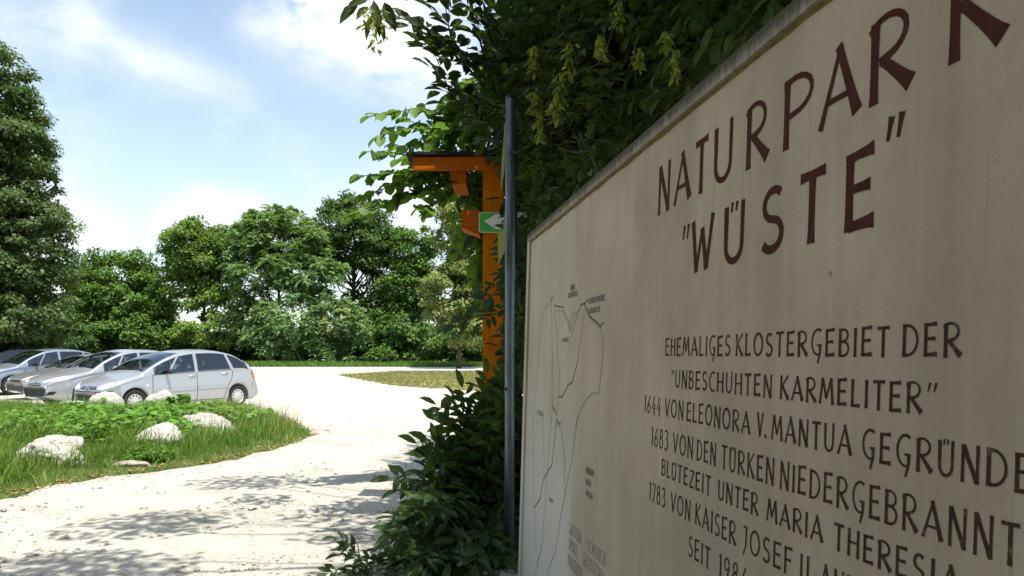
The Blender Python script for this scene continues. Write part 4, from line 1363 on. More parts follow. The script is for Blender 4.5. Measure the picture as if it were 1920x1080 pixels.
    for px, py, d in tips:
        e = rel(at(px, py, d), b)
        pts = curve(root + rng.normal(0, .06, 3) * [1, 1, 0], e, 10, .12, .012)
        mb.tube(pts, list(np.linspace(.009, .003, 10)), 5, False)
        for s in np.arange(.55, 1.0, .14):
            p = pts[int(s * 9)]
            tg = unit(pts[min(int(s * 9) + 1, 9)] - pts[int(s * 9) - 1])
            sd = unit(np.cross(tg, [.1, -.3, 1])) * rng.choice([-1, 1])
            f.pinnate(p, tg * .5 + sd * .9 + [0, -.1, 0], np.array([.1, -.45, .9]) + rng.normal(0, .3, 3), rng.uniform(.11, .17), rng.uniform(.12, .16), .056, .42, 2, mb)
        f.pinnate(pts[-1], unit(pts[-1] - pts[-2]) + [0, 0, -.1], np.array([.1, -.5, .85]) + rng.normal(0, .25, 3), .17, .16, .058, .5, 2, mb)
    mb.build('stem', M['twig'], rt, True)
    f.build('foliage', T_LANCE, M['elder_low'], rt)

    # small elder shoots at the bottom edge of the picture
    for i, (b, tips, lab) in enumerate([((-1.0, 5.1, 0), [(655, 1030, 5.0), (662, 1015, 5.0), (690, 1050, 5.0), (675, 1075, 5.0), (715, 1060, 5.0), (640, 1065, 4.9)], 'young leafy elder shoot standing out on the gravel, farther from the pole'),
                                        ((-.72, 5.2, 0), [(735, 1030, 5.1), (760, 1040, 5.1), (745, 1060, 5.1), (775, 1055, 5.1), (790, 1030, 5.2), (755, 1075, 5.0)], 'leafy elder shoot on the gravel right beside the low elder bush')]):
        rt = thing('elder_shoot', lab, 'plant', b, 0, 'young elder shoots')
        f = Foliage(); mb = MB()
        for q in tips:
            e = rel(at(*q), b)
            pts = curve((0, 0, -.03), e, 7, .05, .01)
            mb.tube(pts, list(np.linspace(.006, .002, 7)), 5, False)
            for s in (3, 4, 5):
                f.pinnate(pts[s], unit(rng.normal(0, 1, 3) * [1, 1, .2] + [-.2, 0, .2]), np.array([.1, -.4, .9]) + rng.normal(0, .25, 3), .08, .085, .035, .45, 1, mb)
            f.pinnate(pts[-1], unit(pts[-1] - pts[-2]) + [-.2, 0, .1], np.array([.1, -.4, .9]) + rng.normal(0, .25, 3), .1, .095, .036, .5, 2, mb)
        mb.build('stem', M['stalk'], rt, True)
        f.build('foliage', T_LANCE, M['elder'], rt)

    # thin tall weeds between them
    n = 150
    x = rng.uniform(-1.0, -.05, n); y = rng.uniform(4.95, 6.1, n)
    hh = rng.uniform(.15, .75, n) * np.clip((x + 1.15) / .6, .2, 1)
    P = np.c_[x, y, np.zeros(n) - .02]
    o = leaves_obj('tall_weeds', P, np.c_[rng.normal(0, .25, n), rng.normal(0, .2, n), np.ones(n)], rng.normal(size=(n, 3)) * [1, 1, .1], hh * .8, .009, rng.random(n) * .6, T_BLADE, M['elder'])
    tag(o, 'thin tall grass and weeds among the low elder bush', 'weeds', kind='stuff')

    # ---------------- hornbeam: trunk behind the wall, crown overhead and down to the coping
    b = (3.4, 3.6, 0)
    rt = thing('hornbeam_tree', 'big dark hornbeam hanging over the top of the wall with yellow green seed clusters', 'tree', b)
    f = Foliage(); mb = MB()
    mb.tube([(0, 0, -.2), (0, 0, 2.2), (-.1, .1, 4.5), (-.2, .1, 7), (0, 0, 10)], [.26, .22, .19, .13, .03], 10)
    poly = [(1040, -260), (1030, 40), (1010, 230), (1030, 380), (1130, 305), (1290, 170), (1420, 60), (1520, -40), (1700, -260)]
    for px, py in in_poly(560, poly):
        d = wall_depth(px, py) + rng.uniform(.5, 2.6) * (1 if px < 1300 else .8)
        e = rel(at(px, py, d), b)
        s = e + unit(np.array([0, 0, 4.2]) - e + rng.normal(0, .4, 3)) * rng.uniform(.25, .5)
        pts = curve(s, e, 6, .03, .02)
        mb.tube(pts, list(np.linspace(.005, .0018, 6)), 4, False)
        f.spray(pts, 0, .088, .05, .042, .1, .42, .35)
    for k in range(26):                                # limbs that carry the sprays
        px, py = in_poly(1, poly)[0]
        e = rel(at(px, py, wall_depth(px, py) + rng.uniform(1.2, 2.4)), b)
        mb.tube(curve((-.05, .05, rng.uniform(2.8, 4.6)), e, 7, .2, .06), [.05, .04, .03, .022, .016, .01, .006], 6, False)
    # hanging spray in the open sky, on a limb above the picture
    top = rel((-.1, 3.3, 4.6), b); tip = rel(at(697, -10, 3.2), b)
    mb.tube(curve((-.1, .1, 4.2), top, 8, .3, .03), list(np.linspace(.07, .02, 8)), 7, False)
    mb.tube(curve(top, tip, 6, .05, .02), list(np.linspace(.018, .005, 6)), 6, False)
    hs = Foliage()
    for q, e_, n_, l_, w_ in [((672, 4), (636, 42), (.3, -.8, .4), 0, .045), ((690, 0), (650, 12), (.3, -.8, .4), 0, .04), ((720, 4), (741, 56), (-.2, -.9, .3), 0, .055), ((700, 0), (712, 66), (.2, -.9, -.2), 0, .045), ((690, 12), (668, 34), (.2, -1, .4), 0, .035),
                              ((735, -12), (764, -2), (0, -.5, .8), 0, .04), ((725, -14), (745, -6), (.3, -.5, .8), 0, .04), ((690, -20), (640, -30), (0, -.5, .8), 0, .05), ((724, 20), (742, 48), (-.3, -.8, .3), 0, .035), ((704, 30), (722, 76), (.5, -.8, .1), 0, .035), ((696, 30), (686, 72), (.1, -.9, .3), 0, .03)]:
        p = at(q[0], q[1], 3.2); e = at(e_[0], e_[1], 3.15)
        hs.add(rel(p, b), e - p, np.array(n_), float(np.linalg.norm(e - p)), w_, .5)
    hs.build('hanging_leaf', T_LANCE, M['hornbeam'], rt)
    # crown overhead: shades the wall and dapples the drive
    def shade(px, py, h, r_):
        g = np.array([(px - CX) / F * 2100 / (py - HY), 2100 / (py - HY), 0]) + np.array(SUN) * (h / SUN.z)
        return (g[0], g[1], g[2], r_)
    spots = [shade(430, 906, 6.4, .55), shade(520, 903, 6.6, .55), shade(480, 938, 6.2, .4), shade(245, 988, 6.3, .62), shade(335, 980, 6.5, .6),
             shade(60, 1072, 6.5, .6), shade(150, 1064, 6.6, .5), shade(230, 1075, 6.9, .55), shade(620, 965, 6.4, .45), shade(720, 985, 6.7, .5), shade(690, 940, 6.9, .4), shade(780, 945, 6.5, .5),
             shade(740, 885, 7.0, .4), shade(640, 1005, 6.0, .4), shade(740, 1030, 6.6, .45), shade(820, 1000, 6.0, .6), shade(850, 960, 6.6, .6), shade(660, 1090, 6, .4)]
    for (x, y, z, r_) in spots:
        m = int(150 * (r_ / .5) ** 2)
        q = rvec(m) * (rng.random(m) ** .4)[:, None] * [r_, r_, r_ * .5]
        c = rel((x, y, z), b)
        mb.tube(curve((-.1, .1, 4.6), c, 6, .25, .08), list(np.linspace(.03, .006, 6)), 5, False)
        for v in q:
            f.add(c + v, rvec(1)[0] + [0, 0, -.3], np.array([0, 0, 1]) + rvec(1)[0] * .5, .11, .06, .4)
    for k in range(560):
        x = rng.uniform(-1.2, 6.5); y = rng.uniform(-6.5, 5.2); z = rng.uniform(5.6, 9.0)
        if y > .4 and x < .95 + .12 * y:
            continue
        m = 75
        q = rvec(m) * (rng.random(m) ** .4)[:, None] * [.62, .62, .32]
        c = rel((x, y, z), b)
        if k % 3 == 0:
            mb.tube(curve((-.1, .1, min(4.5 + .3 * (z - 5), 6)), c, 5, .25, .08), list(np.linspace(.05, .01, 5)), 5, False)
        P = c + q
        for v, a in zip(P, rvec(m)):
            f.add(v, a + [0, 0, -.3], np.array([0, 0, 1]) + a[::-1] * .5, .15, .09, .4)
    for k in range(260):  # extra unseen crown layer, added to darken the hedge below
        y = rng.uniform(-1.0, 6.5); x = .935 - .175 * y + rng.uniform(.2, 4.5); z = max(4.6, 2.3 + .52 * y) + rng.uniform(0, 1.6)
        q = rvec(80) * (rng.random(80) ** .4)[:, None] * [.55, .55, .3]
        c = rel((x, y, z), b)
        for v, a in zip(c + q, rvec(80)):
            f.add(v, a + [0, 0, -.3], np.array([0, 0, 1]) + a[::-1] * .5, .15, .09, .4)
    mb.build('trunk', M['bark'], rt, True)
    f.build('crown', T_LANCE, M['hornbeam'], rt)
    # seed clusters
    for (px, py, hpx, d) in [(1012, 232, 60, 5.7), (1003, 185, 55, 5.8), (1050, 165, 60, 5.6), (1040, 205, 40, 5.7), (1070, 110, 60, 5.5), (1000, 110, 50, 5.9), (1160, 22, 55, 4.6), (1125, 85, 45, 5.0), (1195, 108, 40, 4.6), (1265, 118, 60, 4.2), (1250, 75, 35, 4.3), (700, 62, 66, 3.12), (716, 48, 60, 3.15), (690, 30, 40, 3.12)]:
        n = 40 if d > 4 else 24
        d = wall_depth(px, py) + .42 if d > 4 else d
        t = rng.random(n)
        P = np.array([rel(at(px + rng.normal(0, 4), py - hpx / 2 + tt * hpx, d + rng.normal(0, .02)), b) for tt in t])
        dd = rvec(n) * [1, 1, .3] + [0, 0, -.75]
        leaves_obj('seed_cluster', P, dd, rvec(n), .014 * d if d > 3.5 else .035, .0046 * d if d > 3.5 else .012, rng.normal(.5 if d > 3.5 else .25, .25, n), T_LANCE, M['seed'], rt)['kind'] = 'stuff'

    # ---------------- the hedge behind the wall: deep, dark, closes the view
    b = (3.0, 8.5, 0)
    rt = thing('hedge', 'deep dark hedge of mixed shrubs filling the space behind the wall', 'hedge', b)
    P = []; N_ = []; D_ = []; T_ = []
    for k in range(620):
        px, py = in_poly(1, [(985, -330), (975, 60), (945, 290), (990, 720), (1010, 430), (1520, -20), (1800, -330)])[0]
        d = wall_depth(px, py) + rng.uniform(2.2, 6.0)
        c = rel(at(px, py, d), b)
        m = 46
        q = rvec(m) * (rng.random(m) ** .5)[:, None] * .45
        P.append(c + q); D_.append(rvec(m) + [0, 0, -.3]); N_.append(rvec(m) * .6 + [0, -.3, .8]); T_.append(rng.normal(.35, .15, m))
    for k in range(300):
        c = rel((rng.uniform(.45, 7), rng.uniform(6.5, 12), rng.uniform(0, 3.2)), b)
        c[0] = max(c[0], -2.45 + max(0, (c[1] + 2) * .03))
        m = 46
        q = rvec(m) * (rng.random(m) ** .5)[:, None] * .42
        P.append(c + q); D_.append(rvec(m) + [0, 0, -.3]); N_.append(rvec(m) * .6 + [0, -.3, .8]); T_.append(rng.normal(.35, .15, m))
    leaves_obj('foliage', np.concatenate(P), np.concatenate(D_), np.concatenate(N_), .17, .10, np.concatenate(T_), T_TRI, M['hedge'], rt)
    mb = MB()
    for k in range(14):
        x, y = rng.uniform(-2, 3.5), rng.uniform(-1.5, 3)
        mb.tube(curve((x, y, -.1), (x + rng.normal(0, .5), y + rng.normal(0, .5), rng.uniform(3, 5.5)), 6, 0, .08), [.05, .045, .04, .03, .02, .01], 6)
    mb.build('stem', M['bark'], rt, True)


near_plants()

# ------------------------------------------------------------------ the planted island


def island_z(x, y):
    P = np.c_[np.atleast_1d(x), np.atleast_1d(y)]
    return gz0(P[:, 1]) + mound(P)


def boulder(cx, D_, w, h, dep, seed, label):
    """limestone block: w wide, h high above ground, dep deep"""
    bm = bmesh.new()
    bmesh.ops.create_icosphere(bm, subdivisions=5, radius=1.0)
    off = Vector((seed * 3.1, seed * 1.7, seed))
    for v in bm.verts:
        p = v.co.copy()
        f = 1 + .20 * noise.noise(p * 1.3 + off) + .10 * noise.noise(p * 2.9 + off * 2)
        # flattened facets
        for k in range(6):
            dv = Vector((math.sin(seed + k * 1.7), math.cos(seed * 2 + k * 2.3), .35 + .5 * math.sin(k + seed))).normalized()
            lim = .74 + .14 * math.sin(seed * 5 + k)
            dd = p.dot(dv)
            if dd > lim:
                p -= dv * (dd - lim) * .8
        rg = abs(noise.fractal(p * 4.5 + off, 0.8, 2.0, 5))
        f2 = f - .12 * rg + .03 * noise.fractal(p * 13 + off, .7, 2, 3)
        v.co = p * f2
    me = bpy.data.meshes.new('boulder')
    for v in bm.verts:
        v.co = Vector((v.co.x * w * .52, v.co.y * dep * .5, v.co.z * h * .80))
    bm.to_mesh(me); bm.free()
    me.materials.append(M['rock'])
    me.polygons.foreach_set('use_smooth', [True] * len(me.polygons))
    o = bpy.data.objects.new('boulder', me)
    x = (cx - CX) / F * D_
    o.location = (x, D_, float(island_z(x, D_)[0]) + h * .02)
    o.rotation_euler = (0, R(seed * 7 % 9 - 4), 0)
    C.objects.link(o)
    return tag(o, label, 'boulder', 'white boulders set round the planted island')


ROCKS = []


def build_island():
    for a in [(92, 9.75, 1.10, .40, .75, 1.3, 'largest white boulder with grass before it, close to the red poppies'),
              (297, 11.2, .90, .36, .7, 2.6, 'round white boulder behind the bushy nettle clump'),
              (380, 12.7, 1.0, .36, .8, 3.7, 'white boulder leaning right, directly behind the round one'),
              (190, 16.9, 1.0, .86, .7, 5.1, 'white boulder in the grass in front of the nearest silver car front wheel'),
              (302, 17.1, .9, .70, .6, 6.2, 'low flat white boulder beside the nearest silver car, right of its front wheel'),
              (240, 9.85, .60, .11, .35, 7.9, 'low pale stone at the gravel edge, left of the nettle clump'),
              (372, 15.9, .22, .26, .2, 9.3, 'small bright white stone among leaves, right of the tall leafy weed')]:
        o = boulder(*a)
        if a[3] < .2:
            o.data.materials[0] = M['dirty_rock']
        ROCKS.append((o.location.x, o.location.y, a[2] * .5, a[4] * .5))
    # tall grass
    n = 150000
    lo, hi = np.array([-17.5, 7.0]), np.array([-3.6, 21.5])
    P = lo + rng.random((n, 2)) * (hi - lo)
    s = poly_sdf(P, ISLAND)
    vis = np.abs(P[:, 0]) < P[:, 1] * .72 + 3.0
    inside = s > -.04
    for (x, y, rx, ry) in ROCKS:
        inside &= ((P[:, 0] - x) / (rx * .85)) ** 2 + ((P[:, 1] - y) / (ry * .85)) ** 2 > 1
    keep = inside & vis & (rng.random(n) < np.clip(.35 + s * 1.2, .25, 1))
    P = P[keep]; s = s[keep]; n = len(P)
    clump = np.array([noise.noise(Vector((a * 1.6, b * 1.6, 0))) for a, b in P])
    h = rng.uniform(.16, .42, n) * (1 + .55 * clump) * np.clip(.45 + s * .9, .35, 1.0)
    wlow = np.exp(-(((P[:, 0] + 6.3) / 1.6) ** 2 + ((P[:, 1] - 13.5) / 3.2) ** 2))
    h *= 1 - .35 * wlow
    tin = np.clip(.45 + .35 * clump + rng.normal(0, .15, n), 0, .8)
    tin = np.where(rng.random(n) < .05 + .10 * (s < .35), 1.0, tin)
    z = island_z(P[:, 0], P[:, 1]) - .02
    o = leaves_obj('tall_grass', np.c_[P, z], np.c_[rng.normal(.08, .38, n), rng.normal(-.05, .38, n), np.ones(n)], rng.normal(size=(n, 3)) * [1, 1, .1], h, .009 + .007 * rng.random(n), tin, T_BLADE, M['grass'])
    tag(o, 'tall green grass covering the island between the boulders', 'grass', kind='stuff')
    # seed heads standing out above the grass on the right
    m = 500
    q = in_poly(m, [(-4.0, 12.2), (-3.9, 14.0), (-5.0, 16.6), (-6.4, 16.6), (-5.6, 12.5)])
    z = island_z(q[:, 0], q[:, 1])
    o = leaves_obj('grass_seed_heads', np.c_[q, z], np.c_[rng.normal(.1, .18, m), rng.normal(0, .18, m), np.ones(m)], rng.normal(size=(m, 3)) * [1, 1, .1], rng.uniform(.4, .62, m), .007, rng.uniform(.6, 1, m), T_BLADE, M['dry_grass'])
    tag(o, 'thin pale grass stalks rising from the right end of the island', 'grass', kind='stuff')
    # broad-leaved ground cover
    zones = [([(-6.9, 11.4), (-5.0, 11.4), (-4.9, 13.4), (-5.6, 15.5), (-8.3, 15.2), (-8.6, 12.4)], 2600, .11, 'weed'),
             ([(-8.2, 9.8), (-5.6, 10.6), (-6.0, 12.8), (-9.6, 13.2)], 1800, .085, 'weed'),
             ([(-5.4, 13.2), (-4.7, 13.6), (-5.0, 16.2), (-6.6, 16.6), (-7.0, 15.0)], 1300, .11, 'weed')]
    Ps, Hs, Ls = [], [], []
    for poly, m, l, _ in zones:
        q = in_poly(m, poly); c = np.array([noise.noise(Vector((a * 1.9, b * 1.9, 4))) for a, b in q])
        k = c > -.02
        Ps.append(q[k]); Hs.append((.06 + .20 * rng.random(m) * (1 + c))[k]); Ls.append(l * rng.uniform(.6, 1.25, m)[k])
    q = np.concatenate(Ps); hh = np.concatenate(Hs); ll = np.concatenate(Ls); m = len(q)
    okr = np.ones(m, bool)
    for (x, y, rx, ry) in ROCKS:
        okr &= ((q[:, 0] - x) / (rx * 1.05)) ** 2 + ((q[:, 1] - y) / (ry * 1.2)) ** 2 > 1
    q, hh, ll = q[okr], hh[okr], ll[okr]; m = len(q)
    P = np.c_[q, island_z(q[:, 0], q[:, 1]) + hh]
    a = rng.uniform(0, 2 * np.pi, m)
    o = leaves_obj('broadleaf_ground_cover', P, np.c_[np.cos(a), np.sin(a), rng.normal(-.2, .25, m)], np.array([0, -.15, 1]) + rng.normal(0, .28, (m, 3)), ll, ll * .95, rng.normal(.42, .3, m), T_ROUND, M['weed'])
    tag(o, 'broad round leaved weeds spreading over the middle of the island', 'ground cover', kind='stuff')
    # leaf litter along the gravel edge
    m = 2200
    V = np.array(ISLAND[:9] + ISLAND[-1:]); e = []
    for i in range(len(ISLAND[:9])):
        A, B_ = np.array(ISLAND[i]), np.array(ISLAND[(i + 1)])
        k = int(75 * np.linalg.norm(B_ - A) / 1.2)
        t = rng.random(k)[:, None]
        e.append(A + (B_ - A) * t + rng.normal(0, .13, (k, 2)))
    q = np.concatenate(e); m = len(q)
    o = leaves_obj('leaf_litter', np.c_[q, gz0(q[:, 1]) + .035 + .012 * rng.random(m)], rvec(m) * [1, 1, .12], np.array([0, 0, 1]) + rvec(m) * .25, rng.uniform(.025, .06, m), rng.uniform(.02, .035, m), rng.random(m), T_TRI, M['litter'])
    tag(o, 'dry brown leaf litter along the gravel edge of the island', 'leaf litter', kind='stuff')

    def bush(name, label, cat, px, py, D_, wpx, hpx, nst, leaf, wd_, mat, tm=T_LANCE, group=None, base_drop=0.0):
        x = (px - CX) / F * D_
        zz = float(island_z(x, D_)[0])
        b = (x, D_, zz)
        rt = thing(name, label, cat, b, 0, group)
        f = Foliage(); mb = MB()
        top = at(px, py - hpx / 2, D_)[2] - zz
        for k in range(nst):
            a = rng.uniform(0, 2 * math.pi); r_ = wpx / 2 / F * D_ * math.sqrt(rng.random())
            e = np.array([r_ * math.cos(a), r_ * math.sin(a) * .8, top * rng.uniform(.55, 1.0) * (1 - .35 * (r_ / (wpx / 2 / F * D_)) ** 2)])
            pts = curve((e[0] * .3, e[1] * .3, -.03), e, 7, .02, .01)
            mb.tube(pts, list(np.linspace(.006, .003, 7)), 4, False)
            f.spray(pts, 0, leaf, wd_, leaf * .38, .2, .5, .3, spread=1.1)
        mb.build('stem', M['stalk'], rt)
        f.build('foliage', tm, mat, rt)
        return rt
    bush('nettle_clump', 'bushy bright green nettle clump in front of the round white boulder', 'plant', 278, 860, 10.15, 88, 52, 60, .085, .045, M['weed_dark'])
    bush('mallow_weed', 'tall broad leaved weed standing up in front of the nearest silver car', 'plant', 338, 752, 15.2, 40, 44, 12, .15, .14, M['weed'], T_ROUND)
    bush('mallow_weed', 'broad leaved weed in front of the nearest silver car, closer to its rear wheel', 'plant', 405, 762, 16.0, 34, 34, 9, .14, .12, M['weed'], T_ROUND)
    bush('thistle_weed', 'dark leafy weed left of the white boulder by the silver car', 'plant', 140, 775, 14.2, 50, 50, 22, .15, .08, M['weed_dark'])
    bush('yellowing_plant', 'plant with pale yellow leaves beside the red poppies', 'plant', 122, 818, 11.2, 46, 34, 16, .10, .07, M['weed_yellow'], T_ROUND)
    bush('sage_weed', 'grey green leafy weed beyond the largest boulder, beside the poppies', 'plant', 20, 815, 10.6, 80, 70, 34, .10, .04, M['left_tree'])
    # poppies
    for (px, py, D_, lab) in [(80, 808, 10.9, 'orange red poppy, highest of the three behind the largest boulder'), (71, 820, 10.7, 'orange red poppy, low and between the other two behind the largest boulder'), (62, 819, 10.6, 'orange red poppy, leftmost of the three behind the largest boulder')]:
        c = at(px, py, D_)
        zz = float(island_z(c[0], c[1])[0])
        rt = thing('poppy', lab, 'flower', (c[0], c[1], zz), 0, 'poppies behind the largest boulder')
        hz = c[2] - zz
        mb = MB(); mb.tube([(0, 0, -.02), (.01, 0, hz * .5), (0, 0, hz)], [.004, .003, .003], 5)
        mb.build('stem', M['stalk'], rt)
        k = 7
        a = np.linspace(0, 2 * np.pi, k, endpoint=False)
        leaves_obj('petal', np.tile([0, 0, hz], (k, 1)), np.c_[np.cos(a), np.sin(a), np.full(k, .7)], np.c_[-np.cos(a), -np.sin(a), np.full(k, .8)], .055, .05, rng.random(k), T_ROUND, M['poppy'], rt)
    # loose stones on the drive
    n = 5200
    Y = 4.6 + 13 * rng.random(n) ** 1.7
    X = rng.uniform(-.72, .05, n) * Y
    P = np.c_[X, Y]
    k = (poly_sdf(P, ISLAND) < -.02)
    dens = np.array([noise.noise(Vector((a * .8, b * .8, 9))) for a, b in P]) > -.15
    right = (X > -2.4) & (Y < 8.5)
    k &= dens | right
    P = P[k]; n = len(P)
    r = .006 + .020 * rng.random(n) ** 4
    big = rng.random(n) < .012
    r = np.where(big, rng.uniform(.03, .06, n), r)
    octv = np.array([(1, 0, 0), (0, 1, 0), (-1, 0, 0), (0, -1, 0), (.1, .1, .7), (.6, .6, .45), (-.6, .55, .4), (-.55, -.6, .45), (.6, -.55, .4)])
    fc = [(0, 5, 4), (5, 1, 4), (1, 6, 4), (6, 2, 4), (2, 7, 4), (7, 3, 4), (3, 8, 4), (8, 0, 4), (0, 1, 5), (1, 2, 6), (2, 3, 7), (3, 0, 8)]
    V = []; Fc = []
    for i in range(n):
        a = rng.uniform(0, 6.3); c, s_ = math.cos(a), math.sin(a)
        sc = r[i] * rng.uniform(.7, 1.3, 3)
        zz = gz(0, P[i, 1])
        for v in octv:
            x, y = v[0] * sc[0], v[1] * sc[1]
            V.append((P[i, 0] + x * c - y * s_, P[i, 1] + x * s_ + y * c, zz + .005 + v[2] * sc[2] * .9))
        Fc += [tuple(i * 9 + j for j in f) for f in fc]
    o = mesh_obj('loose_gravel', V, Fc, M['pebble'])
    tag(o, 'loose grey stones scattered over the pale drive', 'gravel', kind='stuff')
    # grass of the mown patch and the verge beyond the lane
    n = 26000
    q = np.c_[rng.uniform(-10, 6, n), rng.uniform(28.5, 46, n)]
    k = poly_sdf(q, LAWN) > rng.normal(0, .25, n)
    q = q[k]; n = len(q)
    o = leaves_obj('mown_grass', np.c_[q, gz0(q[:, 1]) + .02], np.c_[rng.normal(0, .5, n), rng.normal(0, .5, n), np.ones(n)], rng.normal(size=(n, 3)) * [1, 1, .1], rng.uniform(.05, .13, n), .035, rng.random(n), T_BLADE, M['dry_grass'])
    tag(o, 'short dry grass on the patch before the lane', 'grass', kind='stuff')
    n = 16000
    q = np.c_[rng.uniform(-24, 4, n), 52.7 + 6 * rng.random(n) ** 1.5]
    o = leaves_obj('verge_grass', np.c_[q, gz0(q[:, 1]) + .03], np.c_[rng.normal(0, .4, n), rng.normal(0, .4, n), np.ones(n)], rng.normal(size=(n, 3)) * [1, 1, .1], rng.uniform(.12, .42, n), .05, rng.random(n) * .8, T_BLADE, M['grass'])
    tag(o, 'rough green grass on the verge under the far trees', 'grass', kind='stuff')


build_island()

# ------------------------------------------------------------------ cars


def interp(x, pts):
    """smooth (monotone-ish cubic) interpolation through (x, z) pairs"""
    xs = [p[0] for p in pts]; zs = [p[1] for p in pts]
    if x <= xs[0]: return zs[0]
    if x >= xs[-1]: return zs[-1]
    i = max(j for j in range(len(xs) - 1) if xs[j] <= x)
    def slope(j):
        if j == 0: return (zs[1] - zs[0]) / (xs[1] - xs[0])
        if j == len(xs) - 1: return (zs[-1] - zs[-2]) / (xs[-1] - xs[-2])
        a = (zs[j] - zs[j - 1]) / (xs[j] - xs[j - 1]); b = (zs[j + 1] - zs[j]) / (xs[j + 1] - xs[j])
        return 0 if a * b <= 0 else 2 * a * b / (a + b)
    h = xs[i + 1] - xs[i]; t = (x - xs[i]) / h
    m0, m1 = slope(i) * h, slope(i + 1) * h
    return (2 * t ** 3 - 3 * t * t + 1) * zs[i] + (t ** 3 - 2 * t * t + t) * m0 + (-2 * t ** 3 + 3 * t * t) * zs[i + 1] + (t ** 3 - t * t) * m1


def make_car(sp, label, loc, rz, group):
    L_, W_ = sp['L'], sp['W']; hw0 = W_ / 2
    fa, ra, r = sp['fa'], sp['ra'], sp['r']
    cowl, rs, re_ = sp['cowl'], sp['roof_start'], sp['roof_end']
    paint = M[sp['paint']]
    root = thing('parked_car', label, 'car', loc, rz, group)
    Ra = r + .055

    def plan(x):
        f = 1.0
        if x < .85: f -= sp.get('nose', .30) * ((.85 - x) / .85) ** 2.4
        if x > L_ - .7: f -= .16 * ((x - L_ + .7) / .7) ** 2.4
        return f

    def zsill(x):
        z = .20 + .10 * max(0, (.35 - x) / .35) + .12 * max(0, (x - L_ + .3) / .3)
        for c in (fa, ra):
            d = abs(x - c)
            if d < Ra:
                z = max(z, r + math.sqrt(Ra * Ra - d * d) - .015)
        return z
    stations = sorted(set([round(v, 3) for v in np.arange(0, L_ + .001, .06)] + [0.0, .015, .03, L_ - .015, L_] +
                          [round(c + Ra * math.cos(t), 3) for c in (fa, ra) for t in np.linspace(0, math.pi, 17)] +
                          [round(v, 3) for v in sp['cuts']] + [cowl + .09, rs, re_]))
    stations = [s for i, s in enumerate(stations) if i == 0 or s - stations[i - 1] > .008 or s in sp['cuts']]
    NB = 7
    fr = [.07, .36, .64, .90, 1.0]

    def section(x):
        hw = hw0 * plan(x)
        zt = interp(x, sp['top'])
        inside = cowl <= x
        crown = .055 if inside else .035 + .03 * min(x / .3, 1)
        ze = zt - crown
        if x < cowl:
            zb_ = ze - .075
        else:
            zb_ = min(interp(x, sp['belt']), ze - .04)
        z0 = min(zsill(x), zb_ - .03)
        rows = [(0, z0), (hw * .82, z0), (hw * .965, z0 + .012)]
        for t in (.12, .30, .52, .74, .90):
            z = z0 + .012 + (zb_ - z0 - .012) * t
            g = np.clip((z - .2) / max(zb_ - .2, .05), 0, 1)
            rows.append((hw * (.962 + .042 * math.sin(math.pi * min(g * 1.05, 1)) ** .8 - .018 * g ** 3), z))
        yb = hw * .962
        rows.append((yb, zb_))
        h = ze - zb_
        ye = yb - .035 - sp.get('tumble', .24) * max(0, h - .05)
        for q in fr:
            rows.append((yb + (ye - yb) * (q ** 1.25), zb_ + h * q))
        for q in (.88, .6, .3, 0):
            rows.append((ye * q, ze + crown * (1 - q * q)))
        sl = interp(x, sp['slant'])
        return [(x + (sl * (z - zb_) if j > NB + 1 else 0), y, z) for j, (y, z) in enumerate(rows)]
    secs = [section(x) for x in stations]
    nj = len(secs[0]); jb = 8                        # row 8 is the belt
    e_ = fa - Ra - .01; nc = sp.get('nose_cut', 1.0)
    secs = [[(x if x > e_ else e_ - (e_ - x) * nc, y, z) for x, y, z in s] for s in secs]
    V = []; idx = {}
    for i, s in enumerate(secs):
        for j, (x, y, z) in enumerate(s):
            idx[(i, j, -1)] = len(V); V.append((x, -y, z))
            if y < 1e-6:
                idx[(i, j, 1)] = idx[(i, j, -1)]
            else:
                idx[(i, j, 1)] = len(V); V.append((x, y, z))
    allf, body, side_gl, ws_gl, rear_gl, roof = [], [], {}, [], [], []
    for i in range(len(stations) - 1):
        xm = (stations[i] + stations[i + 1]) / 2
        for j in range(nj - 1):
            for sd in (-1, 1):
                q = (idx[(i, j, sd)], idx[(i + 1, j, sd)], idx[(i + 1, j + 1, sd)], idx[(i, j + 1, sd)])
                q = tuple(dict.fromkeys(q))
                if len(q) < 3: continue
                if sd == 1: q = q[::-1]
                allf.append(q)
                g = None
                if jb + 1 <= j < jb + 4:
                    for k, (a, b_) in enumerate(sp['side_windows']):
                        if a < xm < b_: g = (k, sd)
                if g is not None:
                    side_gl.setdefault(g, []).append(q); continue
                if j >= jb + 6 and cowl + .09 < xm < rs: ws_gl.append(q); continue
                if j >= jb + 6 and re_ < xm < sp['rear_glass_end']: rear_gl.append(q); continue
                body.append(q)
                if j >= jb + 4 and xm > rs - .2: roof.append(q)
    n = len(stations) - 1
    for i, fl in ((0, False), (n, True)):
        loop = [idx[(i, j, -1)] for j in range(nj)] + [idx[(i, j, 1)] for j in reversed(range(1, nj - 1))]
        loop = list(dict.fromkeys(loop))
        f_ = tuple(loop if fl else reversed(loop)); body.append(f_); allf.append(f_)

    def sub(name, faces, mat, smooth=True, shift=None, parent=root):
        used = sorted({v for f_ in faces for v in f_}); mp = {v: k for k, v in enumerate(used)}
        vv = [V[u] for u in used]
        if shift: vv = [(a + shift[0], b_ * shift[1], c + shift[2]) for a, b_, c in vv]
        return mesh_obj(name, vv, [tuple(mp[v] for v in f_) for f_ in faces], mat, parent, smooth)
    bo = sub('body', body, paint)
    for k, fs in side_gl.items():
        sub('side_window', fs, M['glass'])
    sub('windscreen', ws_gl, M['glass'])
    if rear_gl: sub('rear_window', rear_gl, M['glass'])
    sub('headlining', roof, M['interior'], True, (0, .96, -.035))
